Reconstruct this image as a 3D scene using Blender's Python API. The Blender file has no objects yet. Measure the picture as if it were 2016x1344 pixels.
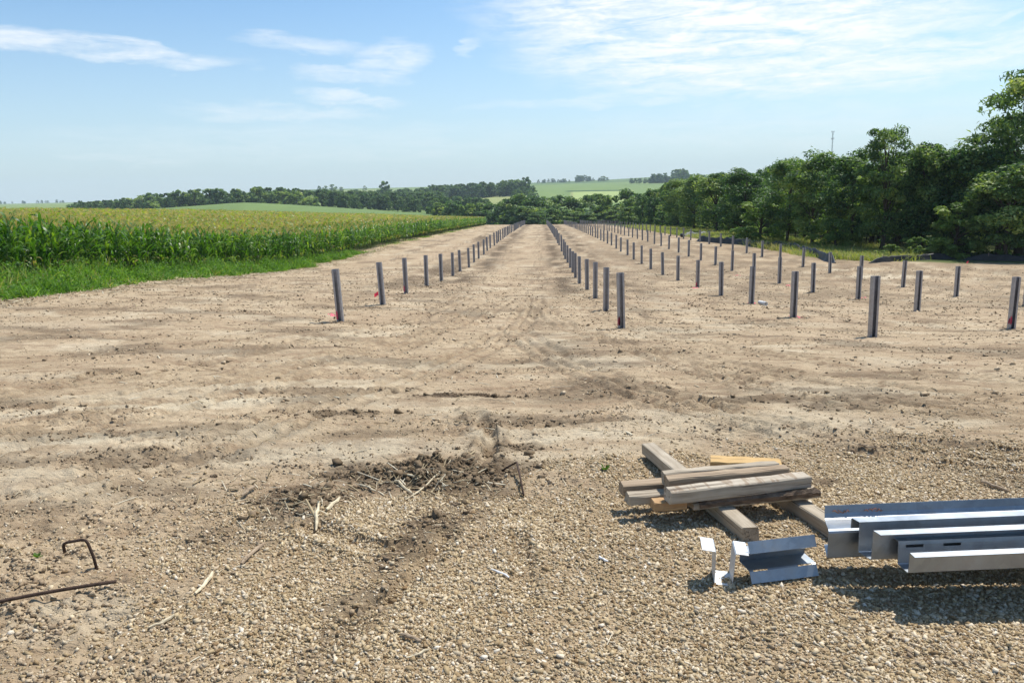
import bpy, bmesh, math, random
import numpy as np
from mathutils import Vector, Matrix
R = math.radians
rng = np.random.default_rng(7)
random.seed(7)
sc = bpy.context.scene
COL = sc.collection

# ------------------------------------------------------------------ camera
F, EYE, PITCH, ROLL = 1480.0, 1.65, 11.0, 1.6
cam = bpy.data.cameras.new('camera'); cam.sensor_width = 36; cam.lens = F/2016*36
cam.clip_start = .05; cam.clip_end = 20000
co = bpy.data.objects.new('camera', cam); COL.objects.link(co); sc.camera = co
co.matrix_world = Matrix.Translation((0, 0, EYE)) @ Matrix.Rotation(R(90-PITCH), 4, 'X') @ Matrix.Rotation(R(-ROLL), 4, 'Z')

def ray(px, py):
    p, r = R(PITCH), R(ROLL)
    a, b = (px-1008)/F, (672-py)/F
    x = a*math.cos(r)+b*math.sin(r); y = -a*math.sin(r)+b*math.cos(r)
    return np.array([x, math.cos(p)+y*math.sin(p), -math.sin(p)+y*math.cos(p)])
def P(px, py, z):
    r = ray(px, py); return np.array([0, 0, EYE])+r*((z-EYE)/r[2])
def PY(px, py, Y):
    r = ray(px, py); return np.array([0, 0, EYE])+r*(Y/r[1])

# ------------------------------------------------------------------ noise + terrain
def perlin(x, y, seed=0):
    xi = np.floor(x).astype(np.int64); yi = np.floor(y).astype(np.int64)
    xf = x-xi; yf = y-yi
    def g(ix, iy, dx, dy):
        h = (ix*374761393+iy*668265263+seed*974634777) & 0xFFFFFFFF
        h = ((h ^ (h >> 13))*1274126177) & 0xFFFFFFFF
        a = ((h ^ (h >> 16)) & 1023)*(2*math.pi/1024)
        return np.cos(a)*dx+np.sin(a)*dy
    u = xf*xf*xf*(xf*(xf*6-15)+10); v = yf*yf*yf*(yf*(yf*6-15)+10)
    n0 = g(xi, yi, xf, yf)*(1-u)+g(xi+1, yi, xf-1, yf)*u
    n1 = g(xi, yi+1, xf, yf-1)*(1-u)+g(xi+1, yi+1, xf-1, yf-1)*u
    return (n0*(1-v)+n1*v)*1.5
def fbm(x, y, s, oct=3, seed=0, gain=.5):
    o = 0; a = 1.0; f = 1.0/s
    for k in range(oct):
        o = o+a*perlin(x*f, y*f, seed+k*17); a *= gain; f *= 2.03
    return o
def sstep(a, b, x):
    t = np.clip((x-a)/(b-a), 0, 1); return t*t*(3-2*t)

KY = np.array([-50, 0, 3, 6, 10, 16.7, 25, 35, 45, 55, 65, 75, 110, 160, 220, 235, 260, 300, 350, 20000.])
KZ = np.array([.5, 0, 0, -.13, -.48, -1.03, -1.5, -2.13, -2.66, -2.85, -2.96, -3.07, -3.85, -5.1, -6.75, -7.4, -9.6, -14, -18, -18])
CY = np.array([-50, 0, 6, 16.7, 30, 45, 55, 75, 20000.]); CC = np.array([0, 0, -.015, -.045, -.047, -.026, -.022, -.02, -.02])
def sint(y, K, V):
    o = 0
    for d in (-.06, -.03, 0, .03, .06): o = o+np.interp(y*(1+d), K, V)
    return o/5
def U(x, y): return x-.042*(y-16.7)+3.84           # lateral position measured from the leftmost post row
def H(x, y):
    x = np.asarray(x, float); y = np.asarray(y, float)
    u = U(x, y)
    h = sint(y, KY, KZ)+sint(y, CY, CC)*np.clip(u, -25, 40)
    rise = .053*np.clip(-u-10.5, 0, 45)*sstep(8, 25, y)*(1-sstep(130, 230, y))
    return h+rise
def G(px, py):
    r = ray(px, py); o = np.array([0, 0, EYE]); s = 1.0
    while s < 2000:
        p = o+r*s
        if p[2] < float(H(p[0], p[1])): return p
        s *= 1.003
    return p

# plan-space marks worked into the soil: (x, y, rx, ry, angle, strength)
def spot(px, py, rx, ry, a=0, s=1.0):
    g = G(px, py); return (g[0], g[1], rx, ry, a, s)
DARK = [spot(835, 945, .5, .26, 0, 1.0), spot(840, 935, .62, .36, 5), spot(700, 925, .35, .22, 0, .8), spot(600, 985, .30, .30, 30, .9), spot(930, 920, .42, .25, 0, .9),
        spot(960, 960, .28, .25, 0, .7), spot(860, 1030, .22, .35, -20, .8), spot(790, 1100, .16, .32, -25, .65), spot(730, 1170, .15, .3, -30, .55),
        spot(680, 1235, .13, .22, -25, .55), spot(620, 1300, .12, .18, -25, .5), spot(820, 1065, .15, .25, -25, .75), spot(560, 1015, .2, .3, 20, .7), spot(930, 782, .55, .16, -8, 1.0), spot(775, 768, .4, .1, 5, .9), spot(690, 815, .35, .2, 0, .8),
        spot(1050, 830, .9, .22, 0, .6), spot(1020, 880, .35, .15, 0, .7), spot(760, 850, .6, .15, 0, .5), spot(980, 830, .25, .3, 0, .6),
        spot(1480, 790, .7, .22, 5, .7), spot(1650, 800, .5, .2, 0, .55), spot(1710, 885, .25, .08, 0, .7), spot(1960, 945, .3, .2, 0, .6),
        spot(1940, 690, 2.4, .7, 0, .5), spot(1240, 700, 1.5, .4, 0, .35), spot(600, 650, 1.3, .5, 0, .55), spot(690, 605, 1.6, .7, 0, .55),
        spot(300, 850, 1.2, .2, 12, .5), spot(130, 900, .9, .2, 12, .5), spot(330, 900, .7, .2, 10, .55), spot(60, 1000, .5, .3, 0, .45),
        spot(300, 960, .4, .25, 0, .5), spot(450, 1060, .35, .2, 0, .4), spot(1625, 950, .14, .1, 0, .9), spot(1340, 650, 1.5, .5, 0, .3),
        spot(950, 470, 1.2, 14, 2, .8), spot(880, 530, 1.3, 9, 2, .8), spot(810, 560, 1.6, 3, 0, .6), spot(1100, 500, 1.1, 14, 2, .5), spot(1200, 500, 1.4, 14, 2, .45)]
PALE = [spot(340, 800, 2.2, .22, 14, .9), spot(100, 870, 1.5, .16, 16, .9), spot(560, 760, 1.6, .3, 8, .6), spot(1320, 650, 1.6, .5, 0, .7),
        spot(870, 720, 1.4, .4, 0, .55), spot(1450, 840, 1.6, .5, 0, .55), spot(1100, 860, .8, .3, 0, .7), spot(700, 880, 1.0, .3, 0, .7),
        spot(520, 900, .8, .3, 0, .5), spot(1750, 545, 4.0, 1.1, 8, 1.0), spot(1690, 530, 3.0, .8, 8, .9), spot(715, 1185, .14, .14, 0, .8), spot(160, 1200, .4, .25, 0, .6),
        spot(1600, 640, 1.2, .5, 0, .4), spot(60, 640, 2.5, 1.2, 0, .35)]
def spots(L, x, y, wob):
    o = np.zeros_like(x)
    for (cx, cy, rx, ry, a, s) in L:
        c, n = math.cos(R(a)), math.sin(R(a))
        m = (np.abs(x-cx) < 3*max(rx, ry)) & (np.abs(y-cy) < 3*max(rx, ry))
        if not m.any(): continue
        dx, dy = x[m]-cx, y[m]-cy
        d = np.sqrt(((dx*c+dy*n)/rx)**2+((-dx*n+dy*c)/ry)**2)+wob[m]*.55
        o[m] = np.maximum(o[m], s*(1-sstep(.45, 1.15, d)))
    return o
# grooves pressed into the soil: polyline, half width, depth
def gl(*pp): return [tuple(G(*p)[:2]) for p in pp]
def lane_tracks():
    out = []
    for k, pp in enumerate((((0, 930), (250, 868), (500, 800), (750, 728), (920, 668), (1000, 600)), ((0, 800), (300, 748), (600, 692), (850, 640), (960, 585)), ((2016, 770), (1700, 736), (1400, 700), (1200, 655), (1090, 590)), ((2016, 860), (1750, 842), (1450, 790), (1200, 715), (1060, 640)), ((300, 700), (560, 672), (800, 655)))):
        L = np.array(gl(*pp)); t = np.linspace(0, 1, 14); tt = np.linspace(0, 1, len(L)); q = np.stack([np.interp(t, tt, L[:, 0]), np.interp(t, tt, L[:, 1])], -1)
        for _ in range(3): q[1:-1] = (q[:-2]+2*q[1:-1]+q[2:])/4
        d = np.gradient(q, axis=0); d /= np.hypot(d[:, 0], d[:, 1])[:, None]; nrm = np.stack([-d[:, 1], d[:, 0]], -1)
        for off, w, dep in ((-.95, .09, .03), (-.72, .05, .02), (-.5, .08, .03), (.5, .09, .03), (.75, .05, .02), (.98, .08, .03)):
            out.append(([tuple(a) for a in q+nrm*off], w, dep*(.6 if k > 3 else 1)))
    return out
GROOVES = lane_tracks()+[(gl((930, 812), (955, 835), (968, 860), (962, 890), (950, 920)), .07, .05), (gl((925, 677), (1000, 682), (1090, 681), (1150, 672), (1230, 660)), .05, .05),
           (gl((880, 776), (930, 783), (985, 786)), .07, .05), (gl((745, 765), (800, 770)), .06, .04),
           (gl((0, 873), (150, 846), (300, 818), (480, 780), (640, 750)), .05, .03), (gl((0, 858), (150, 830), (300, 800), (480, 765), (640, 735)), .05, .03),
           (gl((1380, 790), (1450, 798), (1540, 785)), .07, .035), (gl((1640, 800), (1730, 790), (1850, 800)), .06, .03), (gl((620, 1040), (720, 1075), (800, 1080)), .07, .03),
           (gl((760, 1190), (800, 1150), (880, 1060)), .06, .025), (gl((690, 1215), (745, 1190)), .03, .03), (gl((1010, 1060), (1030, 1110), (1030, 1170)), .06, .02),
           (gl((700, 735), (830, 715), (900, 690)), .05, .03), (gl((1000, 860), (1100, 835), (1220, 830)), .05, .03), (gl((1640, 505), (1760, 520), (1900, 545)), .25, .06), (gl((1650, 525), (1760, 545), (1880, 572)), .25, .06)]
def groove(x, y):
    o = np.zeros_like(x)
    for L, w, dep in GROOVES:
        for (ax, ay), (bx, by) in zip(L, L[1:]):
            m = (x > min(ax, bx)-4*w) & (x < max(ax, bx)+4*w) & (y > min(ay, by)-4*w) & (y < max(ay, by)+4*w)
            if not m.any(): continue
            dx, dy = bx-ax, by-ay; q = dx*dx+dy*dy
            t = np.clip(((x[m]-ax)*dx+(y[m]-ay)*dy)/q, 0, 1)
            d = np.hypot(x[m]-ax-t*dx, y[m]-ay-t*dy)/w
            f = -np.exp(-d*d*1.5)+.55*np.exp(-((d-1.6)*1.8)**2)
            cur = o[m]; o[m] = np.where(np.abs(f*dep) > np.abs(cur), f*dep, cur)
    return o
MOUNDS = [(spot(835, 945, .26, .16), .075), (spot(800, 925, .3, .15), .05), (spot(880, 925, .22, .12), .05), (spot(590, 985, .18, .25), .05), (spot(930, 915, .2, .15), .035), (spot(500, 965, .2, .1), .03)]
def gravel_mask(x, y, wob):
    # crushed stone pad under the timbers; its rim runs ragged from lower left to upper right
    rim = 4.32+.28*np.clip(x, -1.5, 3)+.0*x
    m = 1-sstep(-.35, .5, (y-rim)+wob*.7)
    left = sstep(-2.1, -.75, x+.35*(y-3.2)+wob*.45)
    return m*(.10+.90*left)*(1-sstep(4.2, 5.6, x+.5*wob))
def detail(x, y, rr):
    """small relief on top of the graded surface; fades out where the sheet gets coarse"""
    near = 1-sstep(25, 70, rr)
    z = .05*fbm(x, y, 3.1, 3, 3)*(1-.5*(1-sstep(3, 8, y)))
    wob = fbm(x, y, .5, 3, 11)
    g = gravel_mask(x, y, wob)
    soil = (1-g)
    r1 = np.abs(fbm(x, y, .33, 3, 21)); pat = sstep(-.2, .5, fbm(x, y*1.6, 1.7, 3, 31))
    z = z+near*soil*(.034*(.25-r1)*(.35+pat))
    cl = perlin(x/.11, y/.085, 41); z = z+near*soil*(1-sstep(14, 30, rr))*.022*np.clip(cl-.25, 0, 1)*(.4+1.1*pat)
    cl2 = perlin(x/.045, y/.04, 42); z = z+(1-sstep(6, 12, rr))*.012*np.clip(cl2, -.3, 1)*(.5+.8*pat)*(.4+.6*soil)
    z = z+near*(1-.5*g)*.02*fbm(x*.35, y, .55, 2, 51)                        # ripples left by blade and tracks
    z = z+groove(x, y)*(1+.4*wob)
    for (cx, cy, rx, ry, a, s), h in MOUNDS:
        d = ((x-cx)/rx)**2+((y-cy)/ry)**2
        m = d < 6
        if m.any(): z[m] = z[m]+np.exp(-d[m])*h*(.6+.8*np.abs(fbm(x[m], y[m], .16, 3, 61)))
    # cleats of a tracked machine between the rows
    u = U(x, y)
    lane = np.exp(-((u-2.2)/.3)**2)+np.exp(-((u-4.2)/.3)**2)+np.exp(-((u-9.2)/.3)**2)+np.exp(-((u-14.2)/.3)**2)
    z = z+near*sstep(16, 19, y)*.022*lane*np.sin(y*2*math.pi/.32)*(1-sstep(24, 40, rr))
    return z, wob, g, pat
def Hd(x, y):
    x = np.atleast_1d(np.asarray(x, float)); y = np.atleast_1d(np.asarray(y, float))
    return H(x, y)+detail(x, y, np.hypot(x, y))[0]
def hd(x, y): return float(Hd(x, y)[0])

# ------------------------------------------------------------------ mesh + node helpers
def mesh_np(name, V, faces, attrs=None, smooth=False, mats=(), mi=None):
    """faces: list of int arrays (m,k)"""
    me = bpy.data.meshes.new(name)
    V = np.asarray(V, np.float32); me.vertices.add(len(V)); me.vertices.foreach_set('co', V.ravel())
    lp = np.concatenate([f.ravel() for f in faces]).astype(np.int32)
    st = []; o = 0
    for f in faces:
        st.append(o+np.arange(len(f))*f.shape[1]); o += f.size
    st = np.concatenate(st).astype(np.int32)
    me.loops.add(len(lp)); me.loops.foreach_set('vertex_index', lp)
    me.polygons.add(len(st)); me.polygons.foreach_set('loop_start', st)
    if smooth: me.polygons.foreach_set('use_smooth', np.ones(len(st), bool))
    for m in mats: me.materials.append(m)
    if mi is not None: me.polygons.foreach_set('material_index', np.asarray(mi, np.int32))
    for k, a in (attrs or {}).items():
        at = me.attributes.new(k, 'FLOAT', 'POINT'); at.data.foreach_set('value', np.asarray(a, np.float32))
    me.update(calc_edges=True); me.validate(clean_customdata=False)
    return me
def link(name, me, parent=None, loc=None, label=None, cat=None, group=None, kind=None):
    o = bpy.data.objects.new(name, me); COL.objects.link(o)
    if parent is not None: o.parent = parent
    if loc is not None: o.location = loc
    return tag(o, label, cat, group, kind)
def tag(o, label=None, cat=None, group=None, kind=None):
    if label: o['label'] = label
    if cat: o['category'] = cat
    if group: o['group'] = group
    if kind: o['kind'] = kind
    return o
def copy_tree(o, parent=None):
    c = o.copy(); COL.objects.link(c)
    if parent is not None: c.parent = parent
    for ch in list(o.children): copy_tree(ch, c)
    return c
def rotz(a):
    c, s = np.cos(a), np.sin(a); z = np.zeros_like(c); o = np.ones_like(c)
    return np.stack([np.stack([c, -s, z], -1), np.stack([s, c, z], -1), np.stack([z, z, o], -1)], -2)
def rand_rot(n):
    q = rng.normal(size=(n, 4)); q /= np.linalg.norm(q, axis=1)[:, None]
    w, x, y, z = q.T
    return np.stack([np.stack([1-2*(y*y+z*z), 2*(x*y-z*w), 2*(x*z+y*w)], -1), np.stack([2*(x*y+z*w), 1-2*(x*x+z*z), 2*(y*z-x*w)], -1),
                     np.stack([2*(x*z-y*w), 2*(y*z+x*w), 1-2*(x*x+y*y)], -1)], -2)
class Acc:
    """collects many transformed copies of small shapes into one mesh"""
    def __init__(s): s.V = []; s.F = {}; s.n = 0; s.A = {}; s.M = {}
    def add(s, V, F, pos, rot, scl, mi=None, **attrs):
        N = len(pos)
        if not N: return
        X = V[None]*(scl[:, None, :] if scl.ndim == 2 else scl[:, None, None])
        X = np.einsum('nij,nkj->nki', rot, X)+pos[:, None, :]
        n = len(V); s.V.append(X.reshape(-1, 3))
        for i, f in enumerate(F):
            k = f.shape[1]
            s.F.setdefault(k, []).append((f[None]+(np.arange(N)*n)[:, None, None]+s.n).reshape(-1, k))
            mm = np.zeros(len(f), int) if mi is None else mi[i]
            s.M.setdefault(k, []).append(np.tile(mm, N))
        for a, v in attrs.items():
            v = np.asarray(v); v = np.repeat(v, n) if v.ndim == 1 else v.reshape(-1)
            s.A.setdefault(a, []).append(v)
        s.n += N*n
    def mesh(s, name, mats, smooth=False):
        ks = sorted(s.F)
        return mesh_np(name, np.concatenate(s.V), [np.concatenate(s.F[k]) for k in ks], {a: np.concatenate(v) for a, v in s.A.items()}, smooth, mats,
                       np.concatenate([np.concatenate(s.M[k]) for k in ks]))

class N:
    """tiny node-tree writer"""
    def __init__(s, tree): s.t = tree; s.nd = tree.nodes; s.lk = tree.links
    def n(s, typ, props=None, **ins):
        d = s.nd.new(typ)
        for k, v in (props or {}).items(): setattr(d, k, v)
        for k, v in ins.items():
            key = int(k[1:]) if k[0] == 'i' and k[1:].isdigit() else k.replace('_', ' ')
            s.set(d.inputs[key], v)
        return d
    def set(s, sock, v):
        if isinstance(v, bpy.types.NodeSocket): s.lk.new(v, sock)
        else: sock.default_value = v
    def math(s, op, a, b=0.0, clamp=False):
        d = s.nd.new('ShaderNodeMath'); d.operation = op; d.use_clamp = clamp
        s.set(d.inputs[0], a); s.set(d.inputs[1], b); return d.outputs[0]
    def mix(s, f, a, b, mode='MIX'):
        d = s.nd.new('ShaderNodeMix'); d.data_type = 'RGBA'; d.blend_type = mode
        s.set(d.inputs[0], f); s.set(d.inputs[6], a); s.set(d.inputs[7], b); return d.outputs[2]
    def noise(s, vec, scale, detail=3, rough=.55, out=0, dist=0.0):
        d = s.n('ShaderNodeTexNoise', Vector=vec, Scale=scale, Detail=detail, Roughness=rough, Distortion=dist); return d.outputs[out]
    def ramp(s, f, stops):
        d = s.nd.new('ShaderNodeValToRGB'); s.set(d.inputs[0], f); e = d.color_ramp.elements
        while len(e) < len(stops): e.new(.5)
        for q, (p, c) in zip(e, stops): q.position = p; q.color = c if len(c) == 4 else (*c, 1)
        return d.outputs[0]
    def attr(s, name): return s.n('ShaderNodeAttribute', {'attribute_name': name}).outputs['Fac']
    def scale(s, vec, v):
        d = s.n('ShaderNodeMapping', Vector=vec, Scale=v); return d.outputs[0]
def mat(name):
    m = bpy.data.materials.new(name); m.use_nodes = True; m.node_tree.nodes.clear()
    return m, N(m.node_tree)
def finish(n, shader):
    o = n.n('ShaderNodeOutputMaterial'); n.lk.new(shader, o.inputs[0])
def C(r, g, b): return (r, g, b, 1)
def simple(name, col, rough=.8, metal=0.0, var=.25, scale=8.0, bump=.0, spec=.3, stretch=None):
    m, n = mat(name); g = n.n('ShaderNodeTexCoord').outputs['Object']
    v = n.scale(g, stretch) if stretch else g
    f = n.noise(v, scale, 4)
    c = n.mix(n.math('MULTIPLY', n.math('SUBTRACT', f, .5), 2.0*1.6, False), col, tuple(c*(1-var) for c in col[:3])+(1,))
    c = n.ramp(f, [(.3, tuple(q*(1-var) for q in col[:3])), (.7, tuple(min(1, q*(1+var)) for q in col[:3]))])
    p = n.n('ShaderNodeBsdfPrincipled', Base_Color=c, Roughness=rough, Metallic=metal); p.inputs['Specular IOR Level'].default_value = spec
    if bump:
        b = n.n('ShaderNodeBump', Strength=1.0, Distance=bump, Height=n.noise(v, scale*3, 4)); n.lk.new(b.outputs[0], p.inputs['Normal'])
    finish(n, p.outputs[0]); return m

# ------------------------------------------------------------------ materials
SUN_AZ, SUN_EL = 48.0, 60.0
def soil_color(n, pos):
    light = n.ramp(n.noise(pos, .55, 5, .6), [(.32, (.42, .315, .20)), (.52, (.54, .42, .275)), (.7, (.64, .515, .35))])
    fine = n.noise(pos, 24, 5, .7)
    light = n.mix(n.math('MULTIPLY', fine, .6), light, C(.32, .24, .15))
    mot = n.ramp(n.noise(n.scale(pos, (1, 1.5, 1)), 4.5, 6, .68), [(.45, (0, 0, 0)), (.66, (1, 1, 1))])
    light = n.mix(n.math('MULTIPLY', mot, .55), light, C(.24, .165, .10))
    stk = n.ramp(n.noise(n.scale(pos, (.55, 2.0, 1)), 1.5, 7, .72, dist=.8), [(.47, (0, 0, 0)), (.62, (1, 1, 1))])
    light = n.mix(n.math('MULTIPLY', stk, .58), light, C(.225, .145, .088))
    crk = n.ramp(n.noise(n.scale(pos, (1, 2.2, 1)), 11, 6, .75), [(.56, (0, 0, 0)), (.68, (1, 1, 1))])
    light = n.mix(n.math('MULTIPLY', crk, .75), light, C(.165, .108, .064))
    crumb_shade = n.ramp(n.noise(n.scale(pos, (1, 1.6, 1)), 30, 5, .75), [(.57, (0, 0, 0)), (.66, (1, 1, 1))])
    light = n.mix(n.math('MULTIPLY', crumb_shade, .62), light, C(.19, .128, .078))  # dark speckle painted in as the shadows of cracks and crumbs
    red = n.ramp(n.noise(pos, .22, 3, .5), [(.5, (0, 0, 0)), (.68, (1, 1, 1))])
    light = n.mix(n.math('MULTIPLY', red, .25), light, C(.37, .255, .165))
    speck = n.ramp(n.noise(pos, 85, 3, .6), [(.62, (0, 0, 0)), (.72, (1, 1, 1))])
    light = n.mix(n.math('MULTIPLY', speck, .35), light, C(.60, .51, .37))
    return light
def make_ground_mat():
    m, n = mat('ground_soil')
    pos = n.n('ShaderNodeNewGeometry').outputs['Position']
    c = soil_color(n, pos)
    pale = n.math('MULTIPLY', n.attr('pale'), n.ramp(n.noise(pos, 3.0, 5, .65), [(.3, (.35, .35, .35)), (.6, (1, 1, 1))]))
    c = n.mix(n.math('MULTIPLY', pale, .85), c, C(.58, .50, .36))
    # gravel fines between the stones
    gf = n.ramp(n.noise(pos, 60, 4, .7), [(.3, (.25, .17, .10)), (.55, (.44, .325, .195)), (.75, (.58, .45, .29))])
    c = n.mix(n.math('MULTIPLY', n.attr('gravel'), .8), c, gf)
    dark = n.math('MULTIPLY', n.attr('dark'), n.ramp(n.noise(pos, 7.0, 5, .7), [(.3, (.5, .5, .5)), (.5, (1, 1, 1))]))
    c = n.mix(n.math('MULTIPLY', dark, .92), c, C(.07, .046, .028))
    gr = n.ramp(n.noise(pos, 1.2, 4, .6), [(.35, (.05, .075, .02)), (.6, (.10, .12, .04)), (.8, (.2, .17, .09))])
    c = n.mix(n.attr('green'), c, gr)
    h = n.math('ADD', n.math('MULTIPLY', n.noise(pos, 38, 5, .75), .8), n.math('ADD', n.math('MULTIPLY', n.noise(n.scale(pos, (1, 1.7, 1)), 9, 5, .7), 1.6), n.math('MULTIPLY', n.noise(n.scale(pos, (.6, 1.6, 1)), 2.2, 5, .7), 3.5)))
    b = n.n('ShaderNodeBump', Strength=1.0, Distance=.02, Height=h)
    p = n.n('ShaderNodeBsdfPrincipled', Base_Color=c, Roughness=.95, Normal=b.outputs[0]); p.inputs['Specular IOR Level'].default_value = .12
    finish(n, p.outputs[0]); return m
def make_stone_mat(name, stops, bump=.002):
    m, n = mat(name); pos = n.n('ShaderNodeNewGeometry').outputs['Position']
    c = n.ramp(n.attr('rnd'), stops)
    c = n.mix(n.math('MULTIPLY', n.noise(pos, 140, 3, .6), .4), c, C(.30, .23, .14))
    b = n.n('ShaderNodeBump', Strength=.8, Distance=bump, Height=n.noise(pos, 220, 3, .6))
    p = n.n('ShaderNodeBsdfPrincipled', Base_Color=c, Roughness=.9, Normal=b.outputs[0]); p.inputs['Specular IOR Level'].default_value = .15
    finish(n, p.outputs[0]); return m
def make_leaf_mat(name, stops, trans=.38, objvar=.5, rough=.55, gloss=.25):
    m, n = mat(name)
    c = n.ramp(n.attr('rnd'), stops)
    if objvar:
        ov = n.n('ShaderNodeObjectInfo').outputs['Random']
        hs = n.n('ShaderNodeHueSaturation', Hue=n.math('ADD', n.math('MULTIPLY', ov, -.05*objvar), .5+.022*objvar), Saturation=1.0, Value=n.math('ADD', n.math('MULTIPLY', ov, .6*objvar), 1-.3*objvar), Color=c)
        c = hs.outputs[0]
    p = n.n('ShaderNodeBsdfPrincipled', Base_Color=c, Roughness=rough); p.inputs['Specular IOR Level'].default_value = gloss
    tc = n.mix(1.0, c, C(1.5, 1.6, .55), 'MULTIPLY')
    t = n.n('ShaderNodeBsdfTranslucent', Color=tc)
    mx = n.n('ShaderNodeMixShader', Fac=trans); n.lk.new(p.outputs[0], mx.inputs[1]); n.lk.new(t.outputs[0], mx.inputs[2])
    finish(n, mx.outputs[0]); return m
def make_metal(name, base, rough, metal, spang=14., streak=.3):
    m, n = mat(name); g = n.n('ShaderNodeTexCoord').outputs['Object']
    v = n.n('ShaderNodeTexVoronoi', Vector=g, Scale=spang*4).outputs['Color']
    sp = n.n('ShaderNodeSeparateColor', Color=v).outputs[0]
    st = n.noise(n.scale(g, (1.2, 1.2, 1.2)), 5, 5, .65)
    f = n.math('ADD', n.math('MULTIPLY', sp, .16), n.math('MULTIPLY', st, .95))
    c = n.ramp(f, [(.25, tuple(q*(1-streak) for q in base)), (.6, base), (.85, tuple(min(1, q*(1+streak*.6)) for q in base))])
    ro = n.math('ADD', n.math('MULTIPLY', st, .25), rough-.12)
    fine = n.noise(n.scale(g, (3, 1, 1)), 60, 5, .75); dust = n.ramp(n.math('ADD', n.math('MULTIPLY', n.noise(g, 7, 5, .7), .7), n.math('MULTIPLY', fine, .3)), [(.48, (0, 0, 0)), (.66, (1, 1, 1))])
    c = n.mix(n.math('MULTIPLY', dust, .32), c, C(.36, .30, .23)); ro = n.math('ADD', ro, n.math('MULTIPLY', fine, .12))
    p = n.n('ShaderNodeBsdfPrincipled', Base_Color=c, Roughness=ro, Metallic=n.math('SUBTRACT', metal, n.math('MULTIPLY', dust, .3)))
    finish(n, p.outputs[0]); return m
def make_wood(name, a, b, grain=1.0, bands=False):
    m, n = mat(name); g = n.n('ShaderNodeTexCoord').outputs['Object']
    ov = n.n('ShaderNodeObjectInfo').outputs['Random']
    v = n.n('ShaderNodeVectorMath', {'operation': 'ADD'}, i0=g, i1=n.n('ShaderNodeCombineXYZ', X=n.math('MULTIPLY', ov, 31.0), Y=n.math('MULTIPLY', ov, 17.0)).outputs[0]).outputs[0]
    gr = n.noise(n.scale(v, (1.2, 26, 26)), 2.2*grain, 5, .65, dist=.6)
    bl = n.noise(n.scale(v, (2.5, 6, 6)), 2.0, 4, .6)
    f = n.math('ADD', n.math('MULTIPLY', gr, .65), n.math('MULTIPLY', bl, .45))
    c = n.ramp(f, [(.32, a), (.55, tuple((p+q)/2 for p, q in zip(a, b))), (.75, b)])
    if bands:
        up = n.math('GREATER_THAN', n.n('ShaderNodeSeparateXYZ', Vector=n.n('ShaderNodeNewGeometry').outputs['Normal']).outputs[2], .7)
        bd = n.ramp(n.noise(n.scale(g, (26, 5, 1)), 1.0, 3, .6), [(.5, (0, 0, 0)), (.56, (1, 1, 1))])
        c = n.mix(n.math('MULTIPLY', bd, n.math('MULTIPLY', up, .6)), c, C(.24, .16, .10))
    ck = n.ramp(n.noise(n.scale(v, (.9, 42, 42)), 1.6, 3, .5), [(.60, (0, 0, 0)), (.645, (1, 1, 1))])
    c = n.mix(n.math('MULTIPLY', ck, .7), c, C(.075, .05, .033))
    bp = n.n('ShaderNodeBump', Strength=.7, Distance=.004, Height=gr)
    p = n.n('ShaderNodeBsdfPrincipled', Base_Color=c, Roughness=.85, Normal=bp.outputs[0]); p.inputs['Specular IOR Level'].default_value = .2
    finish(n, p.outputs[0]); return m

M = {}
M['ground'] = make_ground_mat()
M['stone'] = make_stone_mat('crushed_stone', [(.0, (.22, .135, .065)), (.22, (.35, .255, .14)), (.5, (.51, .395, .235)), (.72, (.49, .41, .295)), (.9, (.68, .55, .37)), (1, (.78, .70, .58))])
M['clod'] = make_stone_mat('soil_clod', [(.0, (.10, .07, .042)), (.15, (.24, .17, .11)), (.6, (.42, .32, .21)), (1, (.55, .44, .31))], .003)
M['straw'] = make_stone_mat('straw', [(.0, (.20, .14, .08)), (.5, (.45, .36, .22)), (1, (.68, .62, .48))], .001)
M['leaf'] = make_leaf_mat('tree_leaf', [(.0, (.035, .08, .038)), (.4, (.105, .185, .065)), (.75, (.22, .31, .095)), (1, (.36, .42, .15))], trans=.36, objvar=.9)
M['leaf_pale'] = make_leaf_mat('pale_leaf', [(.0, (.08, .15, .04)), (.6, (.18, .265, .07)), (1, (.3, .36, .12))], objvar=.25)
M['bark'] = simple('bark', C(.085, .065, .05), .95, var=.4, scale=3, bump=.02, stretch=(4, 4, .6))
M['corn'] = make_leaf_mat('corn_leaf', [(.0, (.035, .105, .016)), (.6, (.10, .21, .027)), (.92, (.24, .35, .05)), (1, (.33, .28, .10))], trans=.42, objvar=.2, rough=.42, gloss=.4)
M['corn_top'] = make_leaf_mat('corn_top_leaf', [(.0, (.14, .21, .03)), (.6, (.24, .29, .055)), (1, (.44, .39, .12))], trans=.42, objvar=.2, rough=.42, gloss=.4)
M['tassel'] = make_leaf_mat('corn_tassel', [(.0, (.50, .39, .19)), (1, (.68, .57, .32))], trans=.3, objvar=.2)
M['stalk'] = simple('corn_stalk', C(.13, .17, .05), .6, var=.3, scale=6)
M['weed'] = make_leaf_mat('weed_blade', [(.0, (.03, .09, .015)), (.4, (.085, .19, .03)), (.93, (.20, .33, .055)), (1, (.36, .33, .15))], trans=.42, objvar=0)
M['tallgrass'] = make_leaf_mat('tall_grass_blade', [(.0, (.13, .20, .04)), (.45, (.23, .30, .07)), (.75, (.36, .35, .13)), (1, (.42, .34, .2))], trans=.35, objvar=0)
M['post'] = make_metal('weathered_galvanised_steel', (.40, .395, .42), .45, .8, 10, .35)
M['zinc'] = make_metal('bright_galvanised_steel', (.34, .375, .415), .42, .95, 8, .3)
M['zinc_dull'] = make_metal('dull_galvanised_steel', (.56, .58, .60), .5, .7, 10, .18)
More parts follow.
